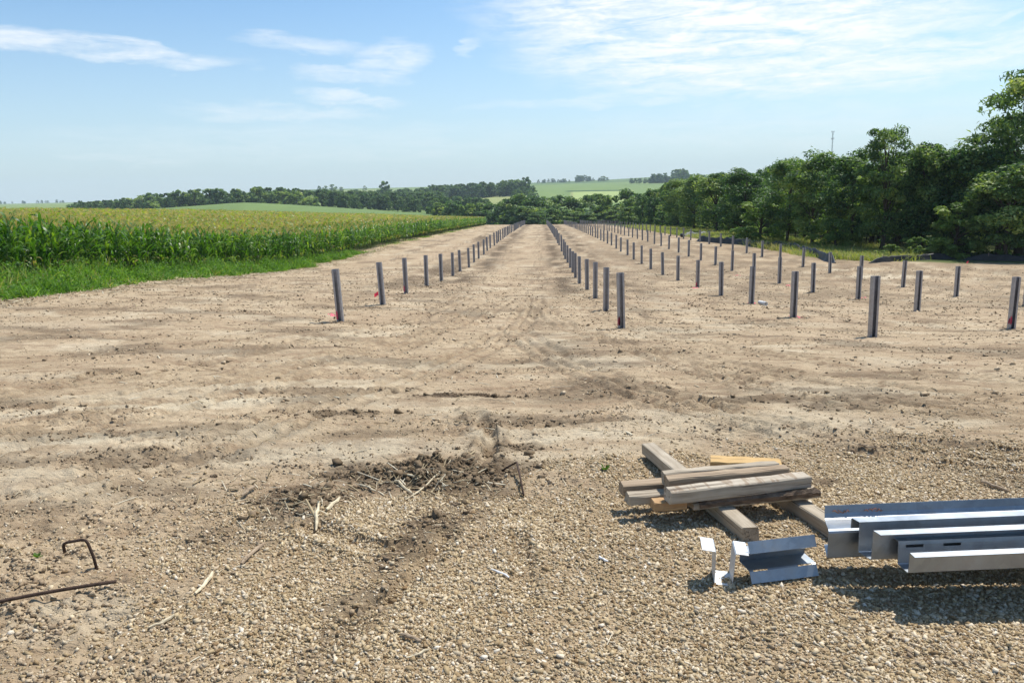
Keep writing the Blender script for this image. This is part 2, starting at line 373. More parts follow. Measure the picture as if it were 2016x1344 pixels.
M['rust'] = simple('rusty_iron', C(.075, .048, .035), .8, .4, var=.4, scale=40, bump=.001)
M['wood'] = make_wood('grey_weathered_timber', (.235, .185, .13), (.50, .43, .33))
M['wood_banded'] = make_wood('pale_banded_timber', (.27, .22, .16), (.56, .49, .39), bands=True)
M['wood_dark'] = make_wood('brown_timber', (.22, .155, .10), (.44, .34, .235))
M['wood_new'] = make_wood('yellow_fresh_timber', (.40, .25, .10), (.60, .41, .19))
M['wood_orange'] = make_wood('orange_timber', (.30, .16, .075), (.50, .33, .17))
M['barkwood'] = simple('timber_bark', C(.16, .115, .08), .95, var=.5, scale=14, bump=.012, stretch=(1, 3, 3))
M['pink'] = simple('pink_marking_paint', C(.85, .12, .20), .7, var=.15, scale=20)
M['orange'] = simple('orange_marker_ink', C(.55, .2, .08), .7, var=.2, scale=60)
M['fabric'] = simple('black_geotextile', C(.018, .019, .022), .55, var=.4, scale=3, bump=.01, spec=.4)
M['fabric_grey'] = simple('grey_geotextile', C(.16, .165, .17), .7, var=.4, scale=3, bump=.01)
M['pvc'] = simple('white_pvc', C(.75, .73, .70), .5, var=.08, scale=6)
M['dark'] = simple('dark_bore', C(.02, .015, .012), .9, var=.1)
M['mast'] = simple('mast_steel', C(.25, .26, .28), .6, .3, var=.1)
M['sprout'] = make_leaf_mat('sprout_leaf', [(.0, (.07, .14, .02)), (1, (.16, .24, .05))], objvar=0)

# ------------------------------------------------------------------ ground sheet (finer where it is close)
ROWS = [(-3.84, 16.74, 'leftmost row beside the corn'), (2.43, 16.0, 'second row from the corn'), (7.29, 14.91, 'middle row of five'), (11.9, 17.77, 'second row from the silt fence'), (17.0, 16.4, 'rightmost row nearest the silt fence')]
def build_ground():
    rs = [.9]
    while rs[-1] < 3700:
        r = rs[-1]; rs.append(r+min(max(.0055, 7.5e-4*r*r), .03*r if r < 600 else .12*r))
    rs = np.array(rs)
    th = np.concatenate([np.linspace(-180, -60, 40)[:-1], np.linspace(-60, -42, 60)[:-1], np.linspace(-42, 42, 900), np.linspace(42, 60, 60)[1:], np.linspace(60, 180, 40)[1:-1]])
    th = np.radians(th)
    A, B = np.meshgrid(th, rs); x = (np.sin(A)*B).ravel(); y = (np.cos(A)*B).ravel(); rr = B.ravel()
    z = H(x, y); dz, wob, g, pat = detail(x, y, rr); z = z+dz
    u = U(x, y)
    dark = spots(DARK, x, y, wob)
    dark = np.maximum(dark, .55*sstep(.15, .6, fbm(x, y*1.7, 2.3, 4, 71))*(1-g)*sstep(4.5, 7, y))
    lanes = sum(np.exp(-((u-c)/.42)**2) for c in (1.75, 4.35, 7.2, 9.0, 12.0, 14.2, -3.4, -6.2))
    ln = fbm(u*1.0, y*.045, .16, 4, 75); dark = np.maximum(dark, .62*np.clip(lanes, 0, 1)*sstep(-.1, .55, ln)*sstep(15, 19, y))
    grv = groove(x, y); dark = np.maximum(dark, np.clip(np.abs(grv)*17, 0, .62)*sstep(-.5, .3, wob))
    band = np.exp(-((u-.9)/.8)**2)+np.exp(-((u-5.5)/.7)**2)+.9*np.exp(-((u-8.1)/.9)**2)+.9*np.exp(-((u+1.6)/.9)**2)+.7*np.exp(-((u-12.9)/1.)**2)+.6*np.exp(-((u-17)/1.2)**2)
    dark = np.maximum(dark, .92*np.clip(band, 0, 1)*sstep(20, 30, y)*sstep(-.5, .25, fbm(x, y*.5, 1.6, 3, 72)))
    right = sstep(4, 14, u)*sstep(18, 30, y)*.5; dark = np.maximum(dark, right*sstep(-.4, .5, fbm(x, y, 3, 3, 73)))
    pale = spots(PALE, x, y, wob)
    pale = np.maximum(pale, .55*sstep(.2, .7, fbm(x, y*1.4, 1.9, 4, 81)))
    feet = [(x0+.042*(y0+4.3*i-16.7), y0+4.3*i-.1, .34, .3, 0, .6) for (x0, y0, _r) in ROWS for i in range(12)]; dark = np.maximum(dark, spots(feet, x, y, wob))
    dark = dark*(1-.9*spots([q for q in PALE if q[2] > 2.5 and q[1] > 20], x, y, wob))
    edge = -11.1+.9*fbm(x, y, 2.0, 3, 91)
    green = sstep(0, .8, edge-u)*sstep(10, 14, y)
    fr = np.interp(y, [44, 51, 53, 56, 70, 90, 150], [42, 26, 24.6, 23.5, 22.8, 21.8, 21.5])+.6*fbm(x, y, 6, 2, 92)+9*(1-sstep(46, 51, y))
    green = np.maximum(green, sstep(0, 1.5, u-fr)*sstep(30, 46, y)); green = np.maximum(green, sstep(226, 240, y))
    # bare strewn rim along the weeds
    nr, nt = len(rs), len(th)
    i = np.arange(nr-1)[:, None]*nt; j = np.arange(nt)[None, :]; j2 = (j+1) % nt
    Q = np.stack([i+j, i+j2, i+nt+j2, i+nt+j], -1).reshape(-1, 4)
    V = np.stack([x, y, z], -1); V = np.vstack([V, [[0, 0, float(H(0, 0))]]])
    T = np.stack([np.full(nt, len(V)-1), np.arange(nt), (np.arange(nt)+1) % nt], -1)[:, ::-1]
    e0 = lambda a: np.append(a, 0.)
    me = mesh_np('ground', V, [T, Q], dict(gravel=e0(g), dark=e0(dark), pale=e0(pale), green=e0(green)), True, [M['ground']])
    link('ground', me, kind='structure')
build_ground()

# ------------------------------------------------------------------ crushed stone, clods, straw
CUBE_V = np.array([[x, y, z] for x in (-1, 1) for y in (-1, 1) for z in (-1, 1)], float)
CUBE_F = np.array([[0, 1, 3, 2], [4, 6, 7, 5], [0, 4, 5, 1], [2, 3, 7, 6], [0, 2, 6, 4], [1, 5, 7, 3]])
def chip(jit):
    v = CUBE_V*rng.uniform(.45, 1.1, (8, 1))+rng.normal(0, jit, (8, 3)); return v
def scatter_stones():
    a = Acc(); total = 0
    n = 1000000
    x = rng.uniform(-2.9, 5.6, n); y = 1.9+(rng.random(n)**1.25)*4.6
    keep = np.abs(x) < y*.80+.25; x, y = x[keep], y[keep]
    wob = fbm(x, y, .5, 3, 11); g = gravel_mask(x, y, wob)
    thin = .35+.65*sstep(-.55, .25, fbm(x, y, .6, 3, 15))
    dk = spots(DARK, x, y, wob); thin = thin*(1-.97*np.clip(dk*1.15, 0, 1))*(1-.7*spots(PALE, x, y, wob))
    k = rng.random(len(x)) < np.clip(g, .05, 1)*thin*(1-.55*sstep(4.2, 5.5, y)); x, y = x[k], y[k]
    z = Hd(x, y); s = np.exp(rng.normal(math.log(.0033), .48, len(x))); s = np.clip(s, .0018, .0105)
    parts = np.array_split(rng.permutation(len(x)), 10)
    for p in parts:
        m = len(p); sc3 = s[p][:, None]*rng.uniform([.8, .6, .45], [1.7, 1.15, .95], (m, 3))
        rot = np.einsum('nij,njk->nik', rotz(rng.uniform(0, 6.28, m)), tilt(m, .7))
        a.add(chip(.16), [CUBE_F], np.stack([x[p], y[p], z[p]+s[p]*.3], -1), rot, sc3, rnd=rng.random(m))
    link('gravel', a.mesh('gravel', [M['stone']]), label='tan crushed stone spread over the near ground around the timbers', cat='gravel', kind='stuff')
def tilt(m, amt):
    ax = rng.normal(0, amt, m); ay = rng.normal(0, amt, m); o = np.ones(m); z = np.zeros(m)
    rx = np.stack([np.stack([o, z, z], -1), np.stack([z, np.cos(ax), -np.sin(ax)], -1), np.stack([z, np.sin(ax), np.cos(ax)], -1)], -2)
    ry = np.stack([np.stack([np.cos(ay), z, np.sin(ay)], -1), np.stack([z, o, z], -1), np.stack([-np.sin(ay), z, np.cos(ay)], -1)], -2)
    return np.einsum('nij,njk->nik', rx, ry)
def scatter_clods():
    a = Acc(); n = 420000
    y = 2.4+44*rng.random(n)**1.9; x = rng.uniform(-1, 1, n)*(y*.80+.4)
    wob = fbm(x, y, .5, 3, 11); g = gravel_mask(x, y, wob); pat = sstep(-.2, .5, fbm(x, y*1.6, 1.7, 3, 31))
    dk = spots(DARK, x, y, wob)
    u = U(x, y); clump = sstep(-.05, .45, fbm(x, y*1.8, .36, 3, 37))
    pr = (.03+.62*pat*clump+.55*dk*(.3+.7*clump)+.25*clump*sstep(14, 20, y))*(1-.85*g*(1-dk))
    pr = np.where(u < -10, pr*.2, pr)
    k = rng.random(n) < pr; x, y, dk = x[k], y[k], dk[k]
    bx, by = [], []
    for (x0, y0, _r) in ROWS:
        for i in range(11):
            yy = y0+4.3*i; bx.append(np.full(46, x0+.042*(yy-16.7))); by.append(np.full(46, yy))
    bx, by = np.concatenate(bx), np.concatenate(by); bx = bx+rng.normal(0, .2, len(bx)); by = by+rng.normal(0, .22, len(by))
    x = np.append(x, bx); y = np.append(y, by); dk = np.append(dk, np.zeros(len(bx)))
    for sp, n2 in ((spot(835, 935, .28, .16), 950), (spot(770, 930, .38, .15), 480), (spot(905, 935, .30, .18), 420), (spot(620, 985, .26, .24), 240), (spot(860, 1030, .14, .26), 70), (spot(980, 885, .3, .12), 110), (spot(690, 815, .3, .12), 110), (spot(930, 782, .5, .08), 130)):
        x = np.append(x, sp[0]+rng.normal(0, sp[2]*.62, n2)); y = np.append(y, sp[1]+rng.normal(0, sp[3]*.62, n2)); dk = np.append(dk, np.full(n2, .97))
    z = Hd(x, y); m = len(x)
    s = np.clip(np.exp(rng.normal(math.log(.0052), .5, m)), .002, .03)*(1+.9*sstep(6, 26, y))
    s = np.minimum(s, .010+.02*sstep(5, 9, y)+.006*(dk > .5))*np.where(dk > .96, rng.choice([.7, .9, 1.2, 1.7], m), 1)
    for p in np.array_split(rng.permutation(m), 8):
        q = len(p); sc3 = s[p][:, None]*rng.uniform([.8, .7, .5], [1.5, 1.2, 1.0], (q, 3))
        rot = np.einsum('nij,njk->nik', rotz(rng.uniform(0, 6.28, q)), tilt(q, .4))
        a.add(chip(.2), [CUBE_F], np.stack([x[p], y[p], z[p]+s[p]*.25], -1), rot, sc3, rnd=np.clip(rng.random(q)*(1-.92*np.clip(dk[p], 0, 1)), 0, 1))
    link('dirt_clods', a.mesh('dirt_clods', [M['clod']]), label='loose brown soil crumbs strewn over the graded dirt', cat='soil crumbs', kind='stuff')
def strip_shape(seg, bend=.25):
    t = np.linspace(-1, 1, seg+1); V = []; F = []
    for q in t:
        for s in (-1, 1): V.append([q, s*(1-.5*abs(q)), bend*(1-q*q)+rng.normal(0, .04)])
    for i in range(seg): F.append([2*i, 2*i+1, 2*i+3, 2*i+2])
    return np.array(V), np.array(F)
def scatter_straw():
    a = Acc()
    def put(x, y, L, W, lift=.25):
        m = len(x)
        if not m: return
        z = Hd(x, y)
        for p in np.array_split(rng.permutation(m), 4):
            q = len(p); V, Fc = strip_shape(3)
            # thicken: a roof-shaped stalk with an underside
            V2 = np.vstack([V, V+[0, 0, -.6]]); k = len(V); F2 = np.vstack([Fc, Fc[:, ::-1]+k, np.array([[0, 2, 2+k, k], [2, 4, 4+k, 2+k], [4, 6, 6+k, 4+k], [1, 1+k, 3+k, 3], [3, 3+k, 5+k, 5], [5, 5+k, 7+k, 7]])])
            ll = L*np.exp(rng.normal(0, .5, q)); ww = W*np.exp(rng.normal(0, .35, q))
            rot = np.einsum('nij,njk->nik', rotz(rng.uniform(0, 6.28, q)), tilt(q, lift))
            a.add(V2, [F2], np.stack([x[p], y[p], z[p]+ww*1.2], -1), rot, np.stack([ll, ww, ww*1.3], -1), rnd=rng.random(q))
    # round the churned mound
    for (cx, cy, rx, ry, ang, s), n in ((spot(835, 950, .36, .2), 150), (spot(760, 955, .5, .25), 120), (spot(600, 1000, .3, .3), 110), (spot(900, 940, .4, .2), 50), (spot(470, 960, .6, .4), 80)):
        put(cx+rng.normal(0, rx*.6, n), cy+rng.normal(0, ry*.6, n), .036, .0034, .4)
    n = 1500; y = 2.3+7*rng.random(n)**1.5; x = rng.uniform(-.8, .8, n)*y; put(x, y, .022, .0022, .1)
    n = 1600; y = 5+25*rng.random(n); x = rng.uniform(-.75, .75, n)*y; put(x, y, .05, .004, .15)
    # shredded stalks along the weed rim
    n = 5200; y = 14+60*rng.random(n)**1.3; u = -9.9+rng.normal(0, .55, n)+.5*fbm(y*0+3, y, 3., 2, 91); put(u+.042*(y-16.7)-3.84, y, .07, .009, .25)
    link('straw_litter', a.mesh('straw_litter', [M['straw']]), label='pale dry straw and chopped stalks littering the dirt', cat='straw', kind='stuff')
scatter_stones(); scatter_clods(); scatter_straw()

# ------------------------------------------------------------------ steel posts in five rows
def h_post_mesh():
    W, D, t, lip, h = .148, .112, .006, .040, 1.2       # rolled channel with turned-in lips, open side to the near end
    pts = [(-W/2+lip, -D/2), (-W/2, -D/2), (-W/2, D/2), (W/2, D/2), (W/2, -D/2), (W/2-lip, -D/2), (W/2-lip, -D/2+t), (W/2-t, -D/2+t), (W/2-t, D/2-t), (-W/2+t, D/2-t), (-W/2+t, -D/2+t), (-W/2+lip, -D/2+t)]
    bm = bmesh.new(); zs = [-.25, .3, .75, h]; rings = [[bm.verts.new((x, y, z)) for x, y in pts] for z in zs]
    for a, b in zip(rings, rings[1:]):
        for i in range(12): bm.faces.new((a[i], a[(i+1) % 12], b[(i+1) % 12], b[i]))
    for idx in ((0, 1, 10, 11), (1, 2, 9, 10), (2, 3, 8, 9), (3, 4, 7, 8), (4, 5, 6, 7)): bm.faces.new([rings[-1][i] for i in idx])
    bmesh.ops.recalc_face_normals(bm, faces=bm.faces)
    me = bpy.data.meshes.new('steel_post'); bm.to_mesh(me); bm.free(); me.materials.append(M['post']); return me
def paint_mesh():
    bm = bmesh.new(); W, D = .148, .112
    out = [(-W/2+.002, .10), (-W/2+.02, .07), (-W/2+.042, .08), (-W/2+.043, .2), (-W/2+.03, .28), (-W/2+.012, .25), (-W/2+.002, .27)]
    bm.faces.new([bm.verts.new((x, -D/2-.0025, z)) for x, z in out])
    out = [(-.05, .10), (-.02, .06), (.01, .09), (.02, .12), (.0, .17), (-.01, .22), (-.03, .2), (-.05, .21)]
    bm.faces.new([bm.verts.new((-W/2-.0025, y, z)) for y, z in out])
    bmesh.ops.solidify(bm, geom=bm.faces[:], thickness=.002)
    me = bpy.data.meshes.new('paint_mark'); bm.to_mesh(me); bm.free(); me.materials.append(M['pink']); return me
POST = h_post_mesh(); PAINT = paint_mesh()
ORD = ['nearest', 'second', 'third', 'fourth', 'fifth', 'sixth', 'seventh', 'eighth', 'ninth', 'tenth', 'eleventh', 'twelfth']
proto = bpy.data.objects.new('steel_post', POST); used = False
for ri, (x0, y0, rn) in enumerate(ROWS):
    y = y0; i = 0
    while y < 219:
        x = x0+.042*(y-16.7)-.005*(y-16.7 if ri > 2 else 0)*(1-min(1, y/220))
        if not (ri == 4 and i < 3 and x/y > .72):
            o = proto if not used else proto.copy(); used = True
            COL.objects.link(o)
            jx, jy = rng.normal(0, .035), rng.normal(0, .06)
            o.location = (x+jx, y+jy, float(H(x+jx, y+jy))+rng.normal(0, .02))
            o.rotation_euler = (rng.normal(0, .008), rng.normal(0, .008)+(-.03 if ri == 0 and i < 2 else 0), rng.normal(0, .05)-.02)
            if i < 12: lab = f'{ORD[i]} steel post, counting from the near end, of the {rn}'
            else: lab = f'small far steel post in the distant stretch of the {rn}'
            tag(o, lab, 'post', 'steel posts driven in rows across the dirt')
            if (ri, i) in ((0, 0), (1, 0), (3, 0), (2, 4), (0, 2)):
                link('paint_mark', PAINT, o, label='pink paint sprayed near the foot of the post')
        y += 4.3; i += 1

def tube(bm, pts, rad, seg=8, cap=True):
    pts = [Vector(p) for p in pts]; rings = []
    for i, p in enumerate(pts):
        d = (pts[min(i+1, len(pts)-1)]-pts[max(i-1, 0)]).normalized()
        a = d.orthogonal().normalized(); 
        if rings: a = (prev-d*prev.dot(d)).normalized()
        prev = a; b = d.cross(a); r = rad[i] if isinstance(rad, (list, tuple)) else rad
        rings.append([bm.verts.new(p+a*r*math.cos(6.2832*k/seg)+b*r*math.sin(6.2832*k/seg)) for k in range(seg)])
    for A, B in zip(rings, rings[1:]):
        for k in range(seg): bm.faces.new((A[k], A[(k+1) % seg], B[(k+1) % seg], B[k]))
    if cap: bm.faces.new(rings[0][::-1]); bm.faces.new(rings[-1])
def to_obj(name, bm, m, parent=None, smooth=False, **kw):
    bmesh.ops.recalc_face_normals(bm, faces=bm.faces)
    me = bpy.data.meshes.new(name); bm.to_mesh(me); bm.free()
    for q in (m if isinstance(m, (list, tuple)) else [m]): me.materials.append(q)
    if smooth:
        for f in me.polygons: f.use_smooth = True
    return link(name, me, parent, **kw)
def empty(name, loc, rz=0, **kw):
    o = bpy.data.objects.new(name, None); COL.objects.link(o); o.location = loc; o.rotation_euler = (0, 0, rz); o.empty_display_size = .1
    return tag(o, **kw)

# pink sprayed blotches on the soil beside some posts
def blotch(px, py, r, label):
    g = G(px, py); bm = bmesh.new(); n = 22
    for k in range(n):                                  # scattered sprayed crumbs and patches
        a = rng.uniform(0, 6.28); d = abs(rng.normal(0, r)); cx, cy = g[0]+math.cos(a)*d*1.3, g[1]+math.sin(a)*d*1.6
        s = rng.uniform(.014, .05); m = 6; z = hd(cx, cy)
        top = bm.verts.new((cx, cy, z+s*.5)); ring = [bm.verts.new((cx+s*rng.uniform(.7, 1.2)*math.cos(6.28*j/m), cy+s*rng.uniform(.7, 1.2)*math.sin(6.28*j/m), z-.004)) for j in range(m)]
        for j in range(m): bm.faces.new((ring[j], ring[(j+1) % m], top))
    o = to_obj('paint_blotch', bm, M['pink'], label=label, cat='paint mark', group='pink survey paint sprayed on the soil')
for px, py, r, lab in ((1563, 625, .10, 'pink paint sprayed on dirt left of the second post of the middle row'), (1481, 597, .10, 'pink paint sprayed on dirt left of the post with the white pipe'),
                       (1697, 588, .12, 'pink paint on dirt by the third post of the second row from the silt fence'), (1549, 561, .1, 'pink paint on dirt by the fifth post of the second row from the silt fence'),
                       (1452, 542, .12, 'pink paint on dirt by the seventh post of the second row from the silt fence'), (1370, 567, .1, 'pink paint on dirt by the fifth post of the middle row'),
                       (655, 622, .07, 'pink paint on dirt left of the nearest post beside the corn')):
    blotch(px, py, r, lab)
def flag(px, py, lab, h=.3):
    g = G(px, py); z = hd(g[0], g[1]); e = empty('marker_flag', (g[0], g[1], z), label=lab, cat='marker flag', group='pink marker flags in the dirt')
    bm = bmesh.new(); tube(bm, [(0, 0, -.05), (0.01, 0, h)], .0025, 5); to_obj('wire', bm, M['rust'], e)
    bm = bmesh.new(); g2 = [[bm.verts.new((.01-.03*i, .012*math.sin(i*1.3+j), h-.02-.055*j-.018*i)) for i in range(5)] for j in range(3)]
    for j in range(2):
        for i in range(4): bm.faces.new((g2[j][i], g2[j][i+1], g2[j+1][i+1], g2[j+1][i]))
    bmesh.ops.solidify(bm, geom=bm.faces[:], thickness=.002); to_obj('flag', bm, M['pink'], e)
flag(745, 592, 'small pink flag left of the second post beside the corn')
flag(1906, 522, 'small pink flag in front of the black silt fence far right')
# white plastic pipe offcut by a post of the middle row
g = G(1505, 601); zz = hd(g[0], g[1])
bm = bmesh.new(); n = 18; L = .34
ro = [[bm.verts.new((r*math.cos(6.2832*k/n), y, r*math.sin(6.2832*k/n))) for k in range(n)] for r, y in ((.062, 0), (.062, L), (.052, L), (.052, 0))]
for a, b in zip(ro, ro[1:]+ro[:1]):
    for k in range(n): bm.faces.new((a[k], a[(k+1) % n], b[(k+1) % n], b[k]))
pp = to_obj('pipe', bm, M['pvc'], loc=(g[0]+.02, g[1]-.1, zz+.055), label='short white plastic pipe offcut lying at the foot of a middle row post', cat='pipe', smooth=True); pp.rotation_euler = (0, 0, R(18))

# ------------------------------------------------------------------ timbers
def timber(name, p0, p1, w, h, m, label, roll=0, wob=.0014, extra=None):
    """p0, p1: middle of the underside at either end"""
    p0, p1 = Vector(p0), Vector(p1); L = (p1-p0).length; bm = bmesh.new(); n = 9; R4 = []
    c = .006
    sec = [(-w/2+c, 0), (w/2-c, 0), (w/2, c), (w/2, h-c), (w/2-c, h), (-w/2+c, h), (-w/2, h-c), (-w/2, c)]
    for i in range(n):
        x = L*i/(n-1); dy, dz = rng.normal(0, wob), rng.normal(0, wob*.6)
        R4.append([bm.verts.new((x+(rng.normal(0, .004) if i in (0, n-1) else 0), y+dy+rng.normal(0, .0012), z+(dz if z > h/2 else 0)+rng.normal(0, .0012))) for y, z in sec])
    for a, b in zip(R4, R4[1:]):
        for k in range(8): bm.faces.new((a[k], a[(k+1) % 8], b[(k+1) % 8], b[k]))
    bm.faces.new(R4[0][::-1]); bm.faces.new(R4[-1])
    o = to_obj(name, bm, m, label=label, cat='timber', group='square timbers on the gravel')
    d = p1-p0; o.location = p0
    o.rotation_euler = (roll, -math.asin(d.z/L), math.atan2(d.y, d.x)); return o
def gz(x, y): return float(H(x, y))+float(.05*fbm(np.array([x]), np.array([y]), 3.1, 3, 3)[0]*.5)
W = M['wood']
timber('timber', (1.145, 3.44, gz(1.1, 3.44)-.006), (.905, 4.86, gz(.9, 4.86)+.035), .092, .078, W, 'long weathered timber running front to back under the left of the timber pile')
timber('timber', (1.60, 3.36, gz(1.55, 3.4)-.006), (1.40, 4.62, gz(1.4, 4.6)), .092, .080, W, 'weathered timber running back from under the steel channels to the pile')
timber('timber', (1.215, 4.45, gz(1.2, 4.45)+.03), (1.62, 4.35, gz(1.6, 4.35)+.03), .13, .10, M['wood_new'], 'short yellow fresh cut timber behind the pile')
B0 = .012
timber('timber', (.585, 3.925, B0), (1.36, 4.02, B0), .085, .060, M['wood_dark'], 'brown timber at the back of the pile, its end farthest left')
timber('timber', (.597, 3.79, B0), (1.30, 3.885, B0), .082, .052, W, 'grey timber sticking out at lower left of the pile')
timber('timber', (.715, 3.70, B0), (.885, 3.717, B0), .07, .052, M['wood_orange'], 'short orange timber end tucked beneath the top left of the pile')
dd = timber('timber', (.915, 3.715, B0), (1.62, 3.825, B0+.003), .088, .036, W, 'front slab of the pile with bark along its top edge')
bm = bmesh.new(); n = 26; rows_ = []
for i in range(n):
    x = .03+.68*i/(n-1); e = .020+.012*math.sin(i*.9)+rng.uniform(-.006, .006); up = .022*min(1, i/7)*(1 if i < n-1 else .4)
    rows_.append([bm.verts.new((x, y, z)) for y, z in ((-.049, .016-.008*rng.random()), (-.052-.004*rng.random(), .030+.3*up), (-.040+rng.normal(0, .004), .042+up*.7+rng.normal(0, .003)), (-.018-e*.3, .039+up*.35), (-.005, .0365))])
for a, b in zip(rows_, rows_[1:]):
    for k in range(4): bm.faces.new((a[k], a[k+1], b[k+1], b[k]))
to_obj('bark', bm, M['barkwood'], dd)
timber('timber', (.806, 3.80, .078), (1.49, 3.925, .074), .068, .072, M['wood_dark'], 'brown upper timber second from the back of the pile')
timber('timber', (.80, 3.868, .080), (1.46, 3.985, .076), .056, .074, W, 'grey timber lying against the back of the upper brown one')
timber('timber', (.785, 3.668, .066), (1.575, 3.842, .064), .086, .068, M['wood_banded'], 'pale topmost timber with brown banding stains across its upper face')
# stack that carries the channels, mostly beyond the right edge
timber('timber', (2.0, 3.14, gz(2, 3.1)), (1.975, 3.56, gz(2, 3.5)), .10, .10, W, 'timber crossing beneath the far part of the steel channels')
timber('timber', (2.5, 2.55, gz(2.5, 2.7)), (2.5, 3.3, gz(2.5, 3.3)), .10, .178, W, 'timber under the channels beyond the right edge of the frame')
SUPZ = gz(2, 2.9)+.12

# ------------------------------------------------------------------ roll-formed steel
def section(name, prof, xs, holes=(), th=.0028, skew=0.0, parent=None, m=None, bevel=True, **kw):
    """prof: (y,z) outline of a folded sheet; extruded along x through the stations xs; holes: set of (segment, station) cells left open"""
    bm = bmesh.new(); G2 = [[bm.verts.new((x+skew*(y-prof[0][0])*(1 if i == 0 else 0), y, z)) for y, z in prof] for i, x in enumerate(xs)]
    for i in range(len(xs)-1):
        for k in range(len(prof)-1):
            if (k, i) in holes: continue
            bm.faces.new((G2[i][k], G2[i+1][k], G2[i+1][k+1], G2[i][k+1]))
    bmesh.ops.recalc_face_normals(bm, faces=bm.faces)
    o = to_obj(name, bm, m or M['zinc'], parent, **kw)
    s = o.modifiers.new('sheet', 'SOLIDIFY'); s.thickness = th; s.offset = 0
    return o
zb, KS = .122, 1.0468
PD = .03
def place(o, x, y, z, rz=PD): o.scale = (KS, KS, KS); o.location = (x*KS, y*KS, z); o.rotation_euler = (0, 0, rz)
GRP = 'galvanised channels stacked at right'
LX = 4.2
hat3 = [(.122, .088), (.082, .092), (.080, .078), (.080, .066), (.074, .004), (.070, 0), (.006, 0), (0, .004), (0, .070), (0, .078), (-.002, .084), (-.036, .082)]
o = section('steel_channel', hat3, [0, .03, .10, .18, .25, LX], holes={(2, 1), (2, 3), (8, 1), (8, 3)}, label='front slotted hat channel, lowest and nearest of the steel stack', cat='steel channel', group=GRP); place(o, 1.49, 2.646, zb)
hat2 = [(.1185, .082), (.118, .127), (.074, .127), (.070, .004), (.066, 0), (.006, 0), (0, .004), (0, .121), (-.002, .125), (-.04, .123)]  # back flap's down-turned lip is added to close a gap in the cast shadow
o = section('steel_channel', hat2, [0, LX+.1], skew=-.25, label='middle deep hat channel between the two other steel channels', cat='steel channel', group=GRP); place(o, 1.372, 2.757, zb)
zed = [(.175, .099), (.168, .066), (.160, .051), (.148, .045), (.10, .050), (.02, .064), (.004, .062), (0, .055), (0, -.05), (.006, -.056), (.13, -.060)]
o = section('steel_channel', zed, [0, .03, .17, LX+.2], skew=.35, label='back Z shaped steel channel with bright flat web and upright blue lip', cat='steel channel', group=GRP, smooth=False); place(o, 1.34, 2.878, zb+.006)
bm = bmesh.new()
for x0 in (.03, .175):
    for k in range(5):
        x = x0+.014*k+rng.normal(0, .003); pts = [(x, .1655+rng.uniform(-.002, .002), .0685+rng.uniform(0, .012)), (x+.011, .165, .070+rng.uniform(-.004, .012)), (x+.017, .1655, .0685+rng.uniform(0, .010))]
        tube(bm, pts, .0016, 5)
to_obj('ink_mark', bm, M['orange'], o)

# small brackets
def bracket(name, prof, L, loc, rz, label, m, xs=None, holes=(), tiltx=0, tilty=0):
    o = section(name, prof, xs or [0, L], holes=holes, th=.003, m=m, label=label, cat='bracket', group='loose steel brackets on the gravel')
    o.location = loc; o.rotation_euler = (tiltx, tilty, rz); return o
# upright U: flaps, two legs, base (profile lies in the x direction, so turn it a quarter)
up = [(-.052, .147), (-.002, .15), (.002, .146), (0.004, .004), (.008, 0), (.076, 0), (.08, .004), (.084, .146), (.088, .150), (.142, .153)]
o = bracket('hat_bracket', [(-y, z) for y, z in up], .125, (.945, 3.095, gz(.94, 3.03)+.004), R(-100), 'small pale hat bracket standing upright with two flaps level', M['zinc_dull'], tiltx=R(-3))
ly = [(-.026, .182), (-.049, .128), (-.044, .124), (.028, .126), (.036, .122), (.046, .040), (.042, .036), (-.045, .034), (-.053, .030), (-.078, -.020)]
o = bracket('hat_bracket', ly, .33, (.985, 3.03, gz(1.1, 3.0)+.036), R(10), 'longer hat bracket lying on its side with slots along the lower flap', M['zinc'], xs=[0, .02, .09, .24, .31, .33], holes={(7, 1), (7, 3)}); o.scale = (.95, .95, .84)

# ------------------------------------------------------------------ bent bars and sticks
b = P(192, 1115, gz(-2.01, 3.34)); zc = gz(-2.01, 3.34); bm = bmesh.new()
k = (3.34)/1480*1.13
pts = [(b[0], b[1], zc-.06), (b[0]-.012, b[1]+.0, zc+.05), (b[0]-.03, b[1], zc+.122), (b[0]-.038, b[1], zc+.137), (b[0]-.055, b[1], zc+.142), (b[0]-.125, b[1]-.01, zc+.134), (b[0]-.137, b[1]-.012, zc+.128), (b[0]-.141, b[1]-.012, zc+.115), (b[0]-.139, b[1]-.012, zc+.085)]
tube(bm, pts, .0072, 8); to_obj('rebar_hook', bm, M['rust'], label='rusty bent rebar hook standing up from the dirt at lower left', cat='rebar', smooth=True)
a0, a1 = G(-60, 1202), G(230, 1150); bm = bmesh.new()
pts = [tuple(a0+(a1-a0)*t+np.array([0, 0, .014+.008*math.sin(t*3)])) for t in np.linspace(0, 1, 8)]
tube(bm, pts, .0085, 8); to_obj('rebar_rod', bm, M['rust'], label='rusty straight rod lying on the dirt at the lower left edge', cat='rebar', smooth=True)
a0, a1, a2 = G(988, 932), G(1018, 931), G(1031, 978); bm = bmesh.new()
tube(bm, [tuple(q+np.array([0, 0, h])) for q, h in ((a0, .02), ((a0+a1)/2, .05), (a1, .075), ((a1*.6+a2*.4), .06), (a2, .012))], .0062, 7)
to_obj('rebar_bracket', bm, M['rust'], label='thin rusty rod bent at a right angle beside the churned mound', cat='rebar', smooth=True)
M['dry'] = simple('dry_stalk', C(.56, .47, .32), .85, var=.3, scale=12, stretch=(3, 3, 1))
